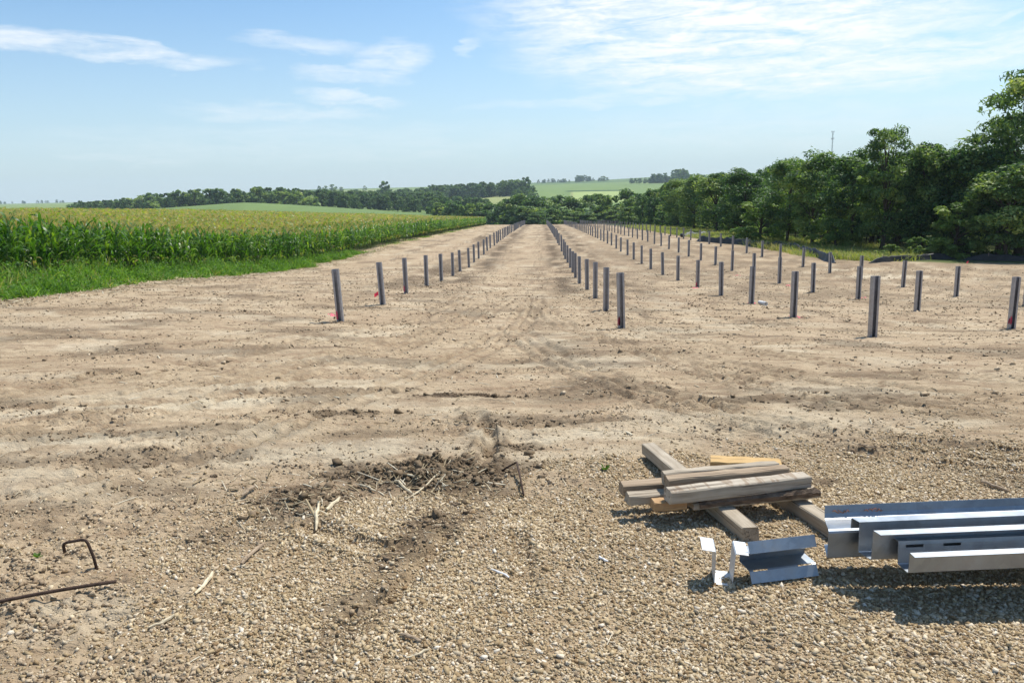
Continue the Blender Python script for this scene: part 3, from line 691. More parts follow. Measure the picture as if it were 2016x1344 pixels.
def stick(px0, py0, px1, py1, r, m, lab, lift=.01):
    a, b = G(px0, py0), G(px1, py1); bm = bmesh.new(); n = 6
    pts = []; rr = []
    for i in range(n):
        t = i/(n-1); q = a+(b-a)*t; pts.append((q[0]+rng.normal(0, r*.4), q[1]+rng.normal(0, r*.4), hd(q[0], q[1])+lift+r*.5+rng.normal(0, r*.2))); rr.append(r*rng.uniform(.75, 1.15)*(1 if 0 < i < n-1 else .6))
    tube(bm, pts, rr, 7); to_obj('stick', bm, m, label=lab, cat='stick', group='dry stalk pieces on the ground')
stick(384, 1168, 420, 1128, .009, M['dry'], 'pale split stalk piece right of the rusty rod')
stick(478, 1107, 520, 1068, .011, M['wood_dark'], 'brownish stalk piece half buried between rod and mound')
stick(296, 1232, 345, 1212, .007, M['dry'], 'thin stalk piece near the lower left below the rod')
stick(968, 1126, 1004, 1141, .0055, M['pvc'], 'small white plastic stake lying in the middle gravel')
stick(1180, 1103, 1196, 1112, .006, M['pvc'], 'tiny white scrap on gravel left of the upright bracket')
stick(645, 1012, 668, 985, .011, M['dry'], 'pale corn stalk lying in the dark soil left of the mound')
stick(622, 1038, 627, 1000, .009, M['dry'], 'short pale stalk pointing at the camera left of the mound')
stick(800, 985, 890, 930, .006, M['dry'], 'long pale stalk leaning across the front of the mound')
stick(705, 955, 740, 965, .008, M['dry'], 'pale stalk fragment at the left foot of the mound')
stick(780, 955, 812, 972, .009, M['dry'], 'thick pale husk strip at the front of the mound')
stick(1690, 885, 1730, 893, .006, M['wood_dark'], 'dark splinter lying on dirt behind the steel channels')
stick(790, 1255, 830, 1268, .008, M['wood_dark'], 'dark twig in the gravel at bottom centre')
stick(480, 980, 505, 965, .012, M['wood_dark'], 'dark broken root sticking up left of the mound', .02)
stick(800, 1300, 845, 1285, .005, M['dry'], 'thin straw in the gravel at the bottom edge')
stick(1930, 950, 1990, 968, .01, M['wood_dark'], 'dark branch on dirt above the steel channels at right')
def clod(px, py, r, lab):
    q = G(px, py); bm = bmesh.new(); bmesh.ops.create_icosphere(bm, subdivisions=3, radius=1)
    for v in bm.verts:
        d = v.co.normalized(); f = .72*(1+.5*float(fbm(np.array([d.x*1.7+px]), np.array([d.y*1.7+d.z*1.3]), 1, 4, 5)[0])); v.co = Vector((d.x*1.25, d.y, d.z*.75))*r*f
    to_obj('soil_lump', bm, M['lump'], loc=(q[0], q[1], hd(q[0], q[1])+r*.15), label=lab, cat='soil lump', group='big soil lumps on the churned mound')
m_, n_ = mat('soil_lump'); ps = n_.n('ShaderNodeNewGeometry').outputs['Position']
c_ = n_.ramp(n_.noise(ps, 30, 5, .7), [(.3, (.10, .07, .045)), (.55, (.22, .155, .095)), (.75, (.36, .27, .17))])
bp_ = n_.n('ShaderNodeBump', Strength=1.0, Distance=.012, Height=n_.noise(ps, 60, 5, .75)); p_ = n_.n('ShaderNodeBsdfPrincipled', Base_Color=c_, Roughness=.95, Normal=bp_.outputs[0]); finish(n_, p_.outputs[0]); M['lump'] = m_
for px, py, r, lab in ((828, 948, .05, 'largest brown soil lump in the middle of the mound'), (800, 922, .034, 'soil lump at the back left of the mound'), (838, 918, .04, 'soil lump at the back of the mound'), (868, 912, .036, 'soil lump at the back right of the mound'),
                       (862, 942, .042, 'soil lump right of the largest one'), (898, 993, .03, 'dark soil lump lying alone front right of the mound'), (963, 918, .03, 'soil lump near the bent thin rod'), (690, 915, .03, 'soil lump at the left end of the mound'), (420, 931, .026, 'dark soil lump alone on pale dirt left of the mound')):
    clod(px, py, r, lab)
def sprout(px, py, s, lab):
    q = G(px, py); bm = bmesh.new(); z = hd(q[0], q[1])
    for k in range(9):
        a = k*2.4+rng.uniform(0, 1); l = s*rng.uniform(.6, 1.1); w = l*.35; el = rng.uniform(.3, 1.1)
        d = Vector((math.cos(a)*math.cos(el), math.sin(a)*math.cos(el), math.sin(el))); sd = Vector((-math.sin(a), math.cos(a), 0))
        v = [bm.verts.new(Vector(p)) for p in (d*.15*l, d*.6*l+sd*w, d*l*1.05, d*.6*l-sd*w)]; bm.faces.new(v)
    to_obj('weed_sprout', bm, M['sprout'], loc=(q[0], q[1], z), label=lab, cat='sprout', group='small green seedlings in the dirt')
sprout(1191, 930, .05, 'tiny bright green seedling left of the timber pile'); sprout(72, 1092, .035, 'tiny green seedling left of the rusty hook')

# ------------------------------------------------------------------ silt fences
def silt_fence(name, pts, hgt, m, label, thick=.10, stakes=True, slump=.5):
    root = empty(name, (pts[0][0], pts[0][1], float(H(*pts[0]))), label=label, cat='silt fence')
    o = np.array([pts[0][0], pts[0][1], float(H(*pts[0]))]); P2 = np.array(pts); seg = np.hypot(*np.diff(P2, axis=0).T); t = np.concatenate([[0], np.cumsum(seg)]); n = max(16, int(t[-1]/.35))
    s = np.linspace(0, t[-1], n); x = np.interp(s, t, P2[:, 0]); y = np.interp(s, t, P2[:, 1]); ph = rng.uniform(0, 100)
    x = x+.25*perlin(s/2.3, s*0+ph, 5); y = y+.25*perlin(s/2.3, s*0+ph+9, 6)
    tx = np.gradient(x); ty = np.gradient(y); L = np.hypot(tx, ty); nx, ny = -ty/L, tx/L
    hh = hgt*(.85+slump*perlin(s/2.2, s*0+ph+3, 7)+.2*perlin(s/.6, s*0+ph+5, 8)); hh = np.clip(hh, .45*hgt, 1.3*hgt)*np.clip(np.minimum(s, t[-1]-s)/1.2+.15, 0, 1)
    z = H(x, y); rings = []
    lean = thick*(1+1.2*perlin(s/1.1, s*0+ph+2, 9))
    prof = [(-1.6, -.05), (-.9, .25), (-.6, .6), (-.25, .95), (.1, 1.0), (.35, .8), (.5, .4), (1.2, -.05)]
    bm = bmesh.new()
    for i in range(n):
        rings.append([bm.verts.new((x[i]+nx[i]*lean[i]*a*(1+.2*rng.normal())-o[0], y[i]+ny[i]*lean[i]*a-o[1], z[i]+hh[i]*b*(1+.06*rng.normal())-o[2])) for a, b in prof])
    for a, b in zip(rings, rings[1:]):
        for k in range(len(prof)-1): bm.faces.new((a[k], a[k+1], b[k+1], b[k]))
    to_obj('fabric', bm, m, root, smooth=True)
    if stakes:
        for i in range(4, n-3, 8):
            bm = bmesh.new(); zt = hh[i]*1.05+rng.uniform(0, .12); a = (x[i]-o[0], y[i]-o[1], z[i]-o[2])
            tube(bm, [(a[0], a[1], a[2]-.1), (a[0]+rng.normal(0, .03), a[1], a[2]+zt)], .022, 4); to_obj('stake', bm, M['wood_dark'], root)
def plan(*pp): return [tuple(G(*p)[:2]) for p in pp]
silt_fence('silt_fence', plan((1372, 475), (1410, 478), (1460, 482), (1510, 488), (1560, 492), (1600, 503), (1644, 519)), .62, M['fabric'], 'long slumped black silt fence curving along the grass behind the posts', .11, True, .22)
silt_fence('silt_fence', plan((1712, 519), (1770, 514), (1830, 511), (1876, 510)), .42, M['fabric'], 'low black silt fence sagging toward a torn end below the wood', .08, True, .25)
silt_fence('silt_fence', plan((1896, 513), (1950, 513), (2016, 515), (2090, 517)), .55, M['fabric'], 'taut black silt fence at the right edge of the photo below the tall tree', .06, True, .12)
silt_fence('silt_fence', plan((1345, 465), (1385, 463), (1425, 459)), .5, M['fabric_grey'], 'pale grey fallen silt fence lying in grass beyond the far posts', .3, False)
q = G(1343, 467); bm = bmesh.new(); tube(bm, [(0, -.5, .2), (.05, .1, .24), (0, .5, .2)], [.2, .26, .2], 9)
to_obj('fabric_roll', bm, M['fabric'], loc=tuple(q), label='small black roll of fabric on dirt by the far rightmost posts', cat='fabric roll', smooth=True)

# ------------------------------------------------------------------ grass and weeds
def blade(seg=3, curl=.5):
    t = np.linspace(0, 1, seg+1); V = []; F = []
    for q in t:
        w = (1-q)**.7*.5+.04
        V += [[-w, curl*q*q, q*(1-.25*curl*q)], [w, curl*q*q, q*(1-.25*curl*q)]]
    F = [[2*i, 2*i+1, 2*i+3, 2*i+2] for i in range(seg)]
    return np.array(V), np.array(F)
def grass_patch(name, x, y, hgt, wid, per, m, label, cat, spread=.12, lean=.28):
    a = Acc(); n = len(x); X = np.repeat(x, per)+rng.normal(0, spread, n*per); Y = np.repeat(y, per)+rng.normal(0, spread, n*per)
    hh = np.repeat(hgt, per)*rng.uniform(.45, 1.1, n*per); base = np.repeat(np.clip(rng.random(n)*.6+.45+.7*fbm(x, y, 1.1, 2, 97), 0, 1.25), per)
    Z = H(X, Y)-.02
    for p in np.array_split(rng.permutation(n*per), 5):
        V, Fc = blade(3, rng.uniform(.25, .9)); k = len(p)
        rot = np.einsum('nij,njk->nik', rotz(rng.uniform(0, 6.28, k)), tilt(k, lean))
        w = wid*rng.uniform(.6, 1.5, k)
        a.add(V, [Fc], np.stack([X[p], Y[p], Z[p]], -1), rot, np.stack([w, hh[p], hh[p]], -1), rnd=np.clip(base[p]*.6+rng.random(k)*.42, 0, 1))
    return link(name, a.mesh(name, [m]), label=label, cat=cat, kind='stuff')
# weed strip at the foot of the corn: wide near, dying out far down the field
n = 7600; y = 12.5+50*rng.random(n)**1.35; wdt = np.interp(y, [12, 22, 35, 55, 66], [2.9, 2.2, 1.8, 1.0, .2]); uo = -10.3+.5*fbm(y*0+3, y, 2.2, 2, 91)+.55*fbm(y*0+7, y, 7., 2, 92)
u = uo-wdt*rng.random(n)**.8; k = rng.random(n) < .22+.78*sstep(-.3, .3, fbm(u, y, 1.2, 2, 93)); y, u, uo = y[k], u[k], uo[k]
hgt = np.clip(.3+.28*(uo-u), .2, .85)*(1+.75*fbm(u, y, .9, 2, 96))*rng.uniform(.5, 1.25, len(y)); hgt = np.clip(hgt, .1, 1.0)
grass_patch('weeds', u+.042*(y-16.7)-3.84, y, hgt, .032, 9, M['weed'], 'bright green weeds and grass along the foot of the corn', 'weeds', .11, .6)
def broadleaf(x, y, hgt):
    a = Acc(); V = np.array([[-.5, 0, 0], [0, -.32, .06], [.5, 0, -.05], [0, .32, .06]], float); Fq = np.array([[0, 1, 2, 3]])
    per = 11; X = np.repeat(x, per)+rng.normal(0, .1, len(x)*per); Y = np.repeat(y, per)+rng.normal(0, .1, len(x)*per); m = len(X)
    Z = H(X, Y)+np.repeat(hgt, per)*rng.uniform(.1, 1.0, m); rot = np.einsum('nij,njk->nik', rotz(rng.uniform(0, 6.28, m)), tilt(m, .5)); s_ = rng.uniform(.05, .12, m)
    a.add(V, [Fq], np.stack([X, Y, Z], -1), rot, np.stack([s_]*3, -1), rnd=np.clip(np.repeat(rng.random(len(x)), per)*.6+.4*rng.random(m), 0, 1))
    link('broadleaf_weeds', a.mesh('broadleaf_weeds', [M['weed']]), label='leafy green weeds mixed into the strip along the corn', cat='weeds', kind='stuff')
kk = rng.random(len(y)) < .62
broadleaf((u+.042*(y-16.7)-3.84)[kk], y[kk], hgt[kk]*.9)
n = 420; y = 55+100*rng.random(n); u = -10.3+rng.normal(0, .5, n); k = fbm(u, y, 5, 2, 94) > .0; grass_patch('weeds', (u+.042*(y-16.7)-3.84)[k], y[k], rng.uniform(.12, .3, k.sum()), .03, 12, M['weed'], 'scattered low weed clumps on the dirt along the far corn edge', 'weeds', .25)
# rough grass between the silt fence and the wood
n = 15000; y = 44+110*rng.random(n)**1.4; f0 = np.interp(y, [44, 51, 53, 56, 70, 90, 150], [40, 26.5, 25, 24, 23.6, 22.5, 22]); u = f0+rng.random(n)*np.interp(y, [44, 60, 90, 150], [12, 9, 8, 6]); k = ((u+.042*(y-16.7)-3.84)/y < .74) & (y > 51+3.4*sstep(29, 33, u)); y, u = y[k], u[k]
x = u+.042*(y-16.7)-3.84
grass_patch('grass', x, y, np.clip(.55+.35*fbm(x, y, 4, 2, 95), .25, 1.0), .035, 8, M['tallgrass'], 'tall rough grass strip between the silt fence and the wood', 'grass', .3)

# ------------------------------------------------------------------ corn
def corn_meshes(seed, top=False):
    rs = np.random.default_rng(seed); hs = 1.93*rs.uniform(.95, 1.05); LV = []; LF = []; LR = []; az0 = rs.uniform(0, 6.28); n = 0
    hts = np.linspace(.25, .93, 12) if not top else np.linspace(.66, .95, 5)
    for i, q in enumerate(hts):
        az = az0+math.pi*(i % 2)+rs.normal(0, .35); L = (.85 if .3 < q < .8 else .6)*rs.uniform(.8, 1.15); w = .042*rs.uniform(.85, 1.15)
        el = rs.uniform(1.0, 1.3); droop = rs.uniform(1.9, 3.0)*(1 if q < .85 else .6); z0 = q*hs; p = np.array([0, 0, z0]); d = np.array([math.cos(az), math.sin(az)]); S = np.array([-d[1], d[0], 0])
        seg = 6 if not top else 4; tw = rs.normal(0, .4)
        for j in range(seg+1):
            t = j/seg; ww = w*(1.0 if t < .5 else 1-((t-.5)/.5)**1.6)*(.7+.3*min(1, t*4))+.002
            sw = S*math.cos(tw*t)+np.array([0, 0, 1])*math.sin(tw*t)
            LV += [p-sw*ww, p+sw*ww]; LR += [0, 0]
            e = el-droop*t*t*.9-(.3*t); st = L/seg; p = p+np.array([d[0]*math.cos(e)*st, d[1]*math.cos(e)*st, math.sin(e)*st])
        k = n; LF += [[k+2*j, k+2*j+1, k+2*j+3, k+2*j+2] for j in range(seg)]; n += 2*(seg+1)
        r = rs.random()*.8+(.25 if (q < .3 and rs.random() < .45) else 0); LR[k:] = [min(1, r)]*(2*(seg+1))
    TV = []; TF = []; m = 0
    for i in range(9 if top else 7):
        az = rs.uniform(0, 6.28); sp = .0 if i == 0 else rs.uniform(.25, .6); L = rs.uniform(.2, .3)*(1.25 if i == 0 else 1); z0 = hs*rs.uniform(.97, 1.03)
        d = np.array([math.cos(az)*sp, math.sin(az)*sp, 1-.3*sp]); S = np.array([-math.sin(az), math.cos(az), 0])*(.013 if top else .009); S2 = np.array([math.cos(az), math.sin(az), 0])*(.013 if top else .009); b = np.array([0, 0, z0])
        for SS in (S, S2):
            TV += [b-SS*.5, b+SS*.5, b+d*L*.6-SS+[0, 0, .0], b+d*L*.6+SS, b+d*L-SS*.3-[0, 0, .03*sp], b+d*L+SS*.3-[0, 0, .03*sp]]; TF += [[m, m+1, m+3, m+2], [m+2, m+3, m+5, m+4]]; m += 6
    z0 = 0 if not top else hs*.6
    SV = []; SF = []
    for z, r in ((z0-.1, .014), (hs*.55 if not top else hs*.8, .011), (hs, .005)):
        SV += [[r*math.cos(2.094*k), r*math.sin(2.094*k), z] for k in range(3)]
    for a in (0, 3): SF += [[a+k, a+(k+1) % 3, a+3+(k+1) % 3, a+3+k] for k in range(3)]
    return (np.array(LV), np.array(LF), np.array(LR)), (np.array(TV), np.array(TF)), (np.array(SV), np.array(SF))
FULL = [corn_meshes(100+i) for i in range(6)]; TOPS = [corn_meshes(200+i, True) for i in range(4)]
EDGE_U = lambda y: -12.35+np.interp(y, [10, 20, 35, 50, 66, 90, 130, 220], [-1.3, -.75, -.1, .9, 1.6, 1.75, 1.9, 1.9])
# rows of single plants that show largest: the near end of the outer rows
kinds = []
for i, (l, t, s_) in enumerate(FULL):
    lm = mesh_np('leaves', l[0], [l[1]], dict(rnd=l[2]), True, [M['corn']]); tm = mesh_np('tassel', t[0], [t[1]], dict(rnd=np.random.default_rng(i).random(len(t[0]))), False, [M['tassel']]); sm = mesh_np('corn_plant', s_[0], [s_[1]], None, True, [M['stalk']])
    kinds.append((sm, lm, tm))
spots_corn = []
for r in range(3):
    y = 14.2+rng.uniform(0, .2)
    while y < 36:
        u = EDGE_U(y)-.76*r+rng.normal(0, .04); x = u+.042*(y-16.7)-3.84
        if x/y > -.80: spots_corn.append((x, y, r))
        y += rng.uniform(.2, .3)
print('single corn plants', len(spots_corn))
protos = {}
for j, (x, y, r) in enumerate(spots_corn):
    kd = j % 6
    if kd not in protos:
        sm, lm, tm = kinds[kd]; o = link('corn_plant', sm, label='tall green corn plant with arching leaves and tan tassel on the near field edge', cat='corn plant', group='corn plants along the near edge of the field')
        link('leaves', lm, o); link('tassel', tm, o); protos[kd] = o
    else: o = copy_tree(protos[kd])
    o.location = (x, y, float(H(x, y))); s = rng.uniform(.9, 1.07); o.scale = (s, s, s); o.rotation_euler = (rng.normal(0, .05), rng.normal(0, .05), rng.uniform(0, 6.28))
def corn_field():
    a = Acc()
    def put(shape, x, y, s):
        m = len(x)
        if not m: return
        l, t, st = shape; nl, nt = len(l[0]), len(t[0])
        V = np.vstack([l[0], t[0], st[0]]); rot = np.einsum('nij,njk->nik', rotz(rng.uniform(0, 6.28, m)), tilt(m, .06))
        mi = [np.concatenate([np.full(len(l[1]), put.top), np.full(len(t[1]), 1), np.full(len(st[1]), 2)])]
        R0 = np.concatenate([l[2], np.random.default_rng(1).random(nt), np.zeros(len(st[0]))])
        rnd = np.clip(R0[None]+rng.normal(0, .18, (m, 1)), 0, 1)
        sc3 = np.stack([s[:, 0], s[:, 0], s[:, 1]], -1)
        a.add(V, [np.vstack([l[1], t[1]+nl, st[1]+nl+nt])], np.stack([x, y, H(x, y)], -1), rot, sc3, mi=mi, rnd=rnd)
    pts = []
    for r in range(5):                                    # outer rows right down the field
        yy = np.arange(14, 224, .24); yy = yy+rng.uniform(-.06, .06, len(yy)); 
        if r < 3: yy = yy[yy > 36]
        u = EDGE_U(yy)-.76*r+rng.normal(0, .05, len(yy))-np.clip((yy-200)/12, 0, 3)**2*1.2; k = rng.random(len(yy)) < np.clip(45/yy, .42, 1); pts.append(np.stack([u[k]+.042*(yy[k]-16.7)-3.84, yy[k]], -1))
    p = np.concatenate(pts); k = p[:, 0]/p[:, 1] > -.80; p = p[k]; put.top = 0
    for i, q in enumerate(np.array_split(rng.permutation(len(p)), 6)):
        z = rng.uniform(.92, 1.06, len(q)); wd = np.clip(p[q, 1]/70, 1, 1.5); put(FULL[i], p[q, 0], p[q, 1], np.stack([z*wd, z], -1))
    n = 66000; y = 14+206*rng.random(n)**.95; depth = 3.3+75*rng.random(n)**1.2
    u = EDGE_U(y)-depth-np.clip((y-200)/12, 0, 3)**2*1.2; x = u+.042*(y-16.7)-3.84
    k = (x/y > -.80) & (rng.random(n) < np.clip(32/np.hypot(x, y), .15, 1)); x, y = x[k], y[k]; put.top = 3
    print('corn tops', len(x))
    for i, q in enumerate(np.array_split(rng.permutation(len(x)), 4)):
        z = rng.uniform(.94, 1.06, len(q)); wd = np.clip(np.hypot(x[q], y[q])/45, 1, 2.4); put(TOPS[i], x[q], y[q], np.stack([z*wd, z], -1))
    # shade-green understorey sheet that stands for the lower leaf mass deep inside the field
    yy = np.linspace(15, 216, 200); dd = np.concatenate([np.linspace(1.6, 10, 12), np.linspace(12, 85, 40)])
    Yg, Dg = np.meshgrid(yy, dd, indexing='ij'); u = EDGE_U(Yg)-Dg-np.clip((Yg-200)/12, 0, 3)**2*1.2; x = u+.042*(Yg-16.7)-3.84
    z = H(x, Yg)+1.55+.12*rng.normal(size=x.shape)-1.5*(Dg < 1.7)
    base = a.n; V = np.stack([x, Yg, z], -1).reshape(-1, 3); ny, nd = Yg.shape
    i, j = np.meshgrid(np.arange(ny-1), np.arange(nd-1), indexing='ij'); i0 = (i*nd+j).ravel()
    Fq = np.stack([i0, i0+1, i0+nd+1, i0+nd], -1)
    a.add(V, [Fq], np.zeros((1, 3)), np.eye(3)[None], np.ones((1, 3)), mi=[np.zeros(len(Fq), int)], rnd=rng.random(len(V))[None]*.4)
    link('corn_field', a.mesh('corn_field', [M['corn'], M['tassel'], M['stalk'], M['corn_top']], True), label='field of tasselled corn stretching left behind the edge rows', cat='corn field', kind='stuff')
corn_field()

# ------------------------------------------------------------------ far hills
HPX = np.array([-500, 0, 200, 360, 480, 610, 760, 870, 950, 1040, 1100, 1200, 1340, 1500, 2016, 2600.])
HY = np.array([320, 420, 520, 700, 900, 1300, 2000, 2600, 3300.])
HT = np.array([[470]*16,
 [424, 422, 419, 407, 397, 405, 420, 427, 432, 436, 438, 436, 432, 428, 420, 410],
 [418, 416, 414, 408, 402, 405, 412, 414, 417, 418, 412, 410, 408, 402, 392, 380],
 [414, 412, 409, 403, 400, 399, 402, 401, 398, 390, 396, 394, 392, 386, 372, 360],
 [410, 408, 403, 397, 393, 390, 390, 388, 382, 374, 378, 376, 375, 368, 356, 345],
 [407, 405, 400, 391, 385, 381, 378, 375, 371, 365, 364.5, 363.5, 361, 356, 342, 330],
 [405, 402.5, 399, 387, 379.5, 373.5, 370.5, 368, 365, 361, 359, 355, 348, 344, 332, 320],
 [404, 401.5, 397, 385.5, 379, 373, 370, 367, 364.5, 360, 357.5, 353.5, 345, 340, 328, 316],
 [408, 406, 402, 391, 384, 378, 375, 372, 370, 365, 363, 359, 351, 346, 334, 322]])
def hill_y(px, Y):
    px = np.atleast_1d(px).astype(float); Y = np.atleast_1d(Y).astype(float)
    cols = np.stack([np.interp(px, HPX, row) for row in HT], 0)
    lY = np.log(np.clip(Y, HY[0], HY[-1])); lk = np.log(HY); j = np.clip(np.searchsorted(lk, lY)-1, 0, len(HY)-2); t = (lY-lk[j])/(lk[j+1]-lk[j]); i = np.arange(len(px))
    return cols[j, i]*(1-t)+cols[j+1, i]*t
def hill_pt(px, Y):
    px = np.atleast_1d(px).astype(float); Y = np.broadcast_to(np.asarray(Y, float), px.shape); out = []
    yy = sum(hill_y(px+d, Y*e) for d, e in ((-30, 1), (30, 1), (0, .96), (0, 1.04), (0, 1)))/5
    return np.stack([PY(a, b, c) for a, b, c in zip(px, yy, Y)])
def build_hills():
    pxs = np.arange(-500, 2601, 10.); Ys = np.exp(np.linspace(math.log(322), math.log(3250), 150))
    A, B = np.meshgrid(pxs, Ys); p, Yv = A.ravel(), B.ravel()
    V = hill_pt(p, Yv)
    tone = .45+.07*fbm(V[:, 0], V[:, 1], 260, 2, 301)+.1*np.sign(perlin(V[:, 0]/330, V[:, 1]/420, 302))*(Yv > 1250)
    def fld(x0, x1, y0, y1, v):
        m = (p > x0) & (p < x1) & (Yv > y0) & (Yv < y1); tone[m] = v
    fld(300, 660, 330, 480, .5); fld(860, 1022, 560, 860, .70); fld(1040, 1400, 560, 1250, .53); fld(1122, 1250, 640, 905, .82)
    fld(640, 760, 1000, 1800, .62); fld(780, 900, 560, 700, .6); fld(-500, 140, 600, 3300, .58)
    tone[(p > 1110) & (p < 1240) & (Yv > 905) & (Yv < 945)] = .12
    n1, n2 = len(Ys), len(pxs); i, j = np.meshgrid(np.arange(n1-1), np.arange(n2-1), indexing='ij'); k = (i*n2+j).ravel()
    m, n = mat('far_fields'); pos = n.n('ShaderNodeNewGeometry').outputs['Position']
    f = n.math('ADD', n.attr('tone'), n.math('MULTIPLY', n.math('SUBTRACT', n.noise(n.scale(pos, (1, .35, 1)), .05, 4, .6), .5), .22))
    c = n.ramp(f, [(.1, (.02, .05, .02)), (.35, (.11, .165, .06)), (.55, (.165, .23, .075)), (.7, (.27, .29, .115)), (.82, (.30, .37, .13)), (1, (.33, .30, .15))])
    pr = n.n('ShaderNodeBsdfPrincipled', Base_Color=c, Roughness=.95); pr.inputs['Specular IOR Level'].default_value = .1; finish(n, pr.outputs[0])
    link('hills', mesh_np('hills', V, [np.stack([k, k+1, k+n2+1, k+n2], -1)], dict(tone=tone), True, [m]), kind='structure')
build_hills()

# ------------------------------------------------------------------ trees
def proj(p):
    r, pt = R(ROLL), R(PITCH); q = np.asarray(p)-np.array([0, 0, EYE])
    d = q[1]*math.cos(pt)-q[2]*math.sin(pt); y = q[1]*math.sin(pt)+q[2]*math.cos(pt); a, b = q[0]/d, y/d
    return 1008+F*(a*math.cos(r)-b*math.sin(r)), 672-F*(a*math.sin(r)+b*math.cos(r))
def tree_arrays(seed, hgt, cw, base, lobes, per, leaf, style='round'):
    rs = np.random.default_rng(seed); C3 = []; RR = []
    tries = 0
    while len(C3) < lobes and tries < 5000:
        tries += 1
        t = rs.random(); z = base+(1-base)*t
        env = {'round': math.sin(math.pi*min(1, .12+.86*t))**.6, 'tall': (.55+.45*math.sin(math.pi*t))*(1-.5*max(0, t-.6)), 'bush': math.sqrt(max(0, 1-t*t*.92)), 'airy': (.35+.65*math.sin(math.pi*min(1, .1+.85*t)))}[style]
        a = rs.uniform(0, 6.28); rr = env*cw/2*math.sqrt(rs.uniform(.12, 1.0)); lr = hgt*rs.uniform(.05, .105)*(.8 if style == 'airy' else 1)*(1.25 if lobes < 20 else 1)
        c = np.array([rr*math.cos(a), rr*math.sin(a), z*hgt-lr*.5*(t > .85)])
        if style == 'airy' and any(np.linalg.norm(c-q) < lr*1.25 for q in C3): continue
        C3.append(c); RR.append(lr)
    C3 = np.array(C3); RR = np.array(RR); n = len(C3)*per; ci = np.repeat(np.arange(len(C3)), per)
    d = rs.normal(size=(n, 3)); d[:, 2] += .25; d /= np.linalg.norm(d, axis=1)[:, None]
    rad = RR[ci]*(rs.uniform(.25, 1.0, n)**.45)*(1+.25*rs.normal(size=n)*(rs.random(n) < .3))
    pos = C3[ci]+d*rad[:, None]*np.array([1.15, 1.15, .8]); pos[:, 2] = np.maximum(pos[:, 2], .05*hgt*rs.random(n))
    nrm = d*.7+rs.normal(size=(n, 3))*.55+np.array([0, 0, .45]); nrm /= np.linalg.norm(nrm, axis=1)[:, None]
    tdir = np.cross(nrm, rs.normal(size=(n, 3))); tdir /= np.linalg.norm(tdir, axis=1)[:, None]; b = np.cross(nrm, tdir)
    L = leaf*rs.uniform(.6, 1.35, n)[:, None]; asp = .55 if style != 'airy' else .3
    if style == 'airy': tdir[:, 2] -= .45; tdir /= np.linalg.norm(tdir, axis=1)[:, None]; L = L*1.25
    fold = nrm*L*.12
    V = np.stack([pos-tdir*L, pos-b*L*asp+fold+tdir*L*rs.uniform(-.3, .3, (n, 1)), pos+tdir*L-fold, pos+b*L*asp+fold], 1).reshape(-1, 3)
    Fq = np.arange(n*4).reshape(-1, 4)
    lobe_t = (rs.random(len(C3))**1.3)[ci]; rnd = np.clip(.62*lobe_t+.45*rs.random(n)-.02, 0, 1)
    return V, Fq, np.repeat(rnd, 4), C3
def trunk_mesh(name, hgt, C3, seed, r0, limbs):
    rs = np.random.default_rng(seed); bm = bmesh.new(); h = hgt*.82
    px = [(hgt*.02*math.sin(t*3+seed), hgt*.015*math.cos(t*2.3+seed), -.3+(h+.3)*t) for t in np.linspace(0, 1, 7)]; px[0] = (0, 0, -.4)
    tube(bm, px, [r0*(1.25 if i == 0 else 1)*(1-.85*i/6)+.01 for i in range(7)], 8)
    for c in C3[rs.permutation(len(C3))[:limbs]]:
        z = max(hgt*.12, c[2]*rs.uniform(.45, .75)); t = z/h; b = Vector((hgt*.02*math.sin(t*3+seed), hgt*.015*math.cos(t*2.3+seed), z)); e = Vector(c); mid = b.lerp(e, .55)+Vector((0, 0, .04*hgt))
        rr = r0*.38*(1-.5*t); tube(bm, [b, b.lerp(mid, .5)+Vector((0, 0, .01*hgt)), mid, e], [rr, rr*.8, rr*.55, rr*.15], 5)
    bmesh.ops.recalc_face_normals(bm, faces=bm.faces); me = bpy.data.meshes.new(name); bm.to_mesh(me); bm.free(); me.materials.append(M['bark'])
    for f in me.polygons: f.use_smooth = True
    return me
TREES = {}
def tree_kind(key, name, seed, hgt, cw, base, lobes, per, leaf, style, leafmat='leaf', r0=.2, limbs=14):
    V, Fq, rnd, C3 = tree_arrays(seed, hgt, cw, base, lobes, per, leaf, style)
    cm = mesh_np('crown', V, [Fq], dict(rnd=rnd), False, [M[leafmat]]); tm = trunk_mesh('trunk', hgt, C3, seed, r0, limbs)
    TREES[key] = dict(name=name, hgt=hgt, cw=cw, crown=cm, trunk=tm, proto=None, arr=(V, Fq, rnd))
for i in range(4): tree_kind(f'wood{i}', 'broadleaf_tree', 40+i, 12, 6.2, .17, 66, 150, .17, 'tall' if i % 2 else 'round', limbs=18)
tree_kind('airy', 'walnut_tree', 50, 13, 6.5, .16, 95, 135, .17, 'airy', r0=.24, limbs=34)
tree_kind('airy2', 'walnut_tree', 51, 12, 5.0, .16, 58, 130, .16, 'airy', limbs=30)
tree_kind('pale', 'broadleaf_tree', 52, 8, 6, .03, 55, 140, .17, 'bush', 'leaf_pale')
tree_kind('shrub', 'shrub', 53, 2, 2.6, .03, 26, 110, .085, 'bush', 'leaf_pale', r0=.05, limbs=8)
for i in range(3): tree_kind(f'mid{i}', 'broadleaf_tree', 60+i, 14, 9, .0, 52, 62, .42, 'tall' if i == 2 else 'bush', r0=.28, limbs=8)
for i in range(3): tree_kind(f'far{i}', 'broadleaf_tree', 70+i, 12, 11, .0, 34, 30, .72, 'bush', r0=.3, limbs=5)
tree_kind('midpale', 'broadleaf_tree', 80, 10, 9, .03, 34, 62, .42, 'bush', 'leaf_pale', r0=.2, limbs=6)
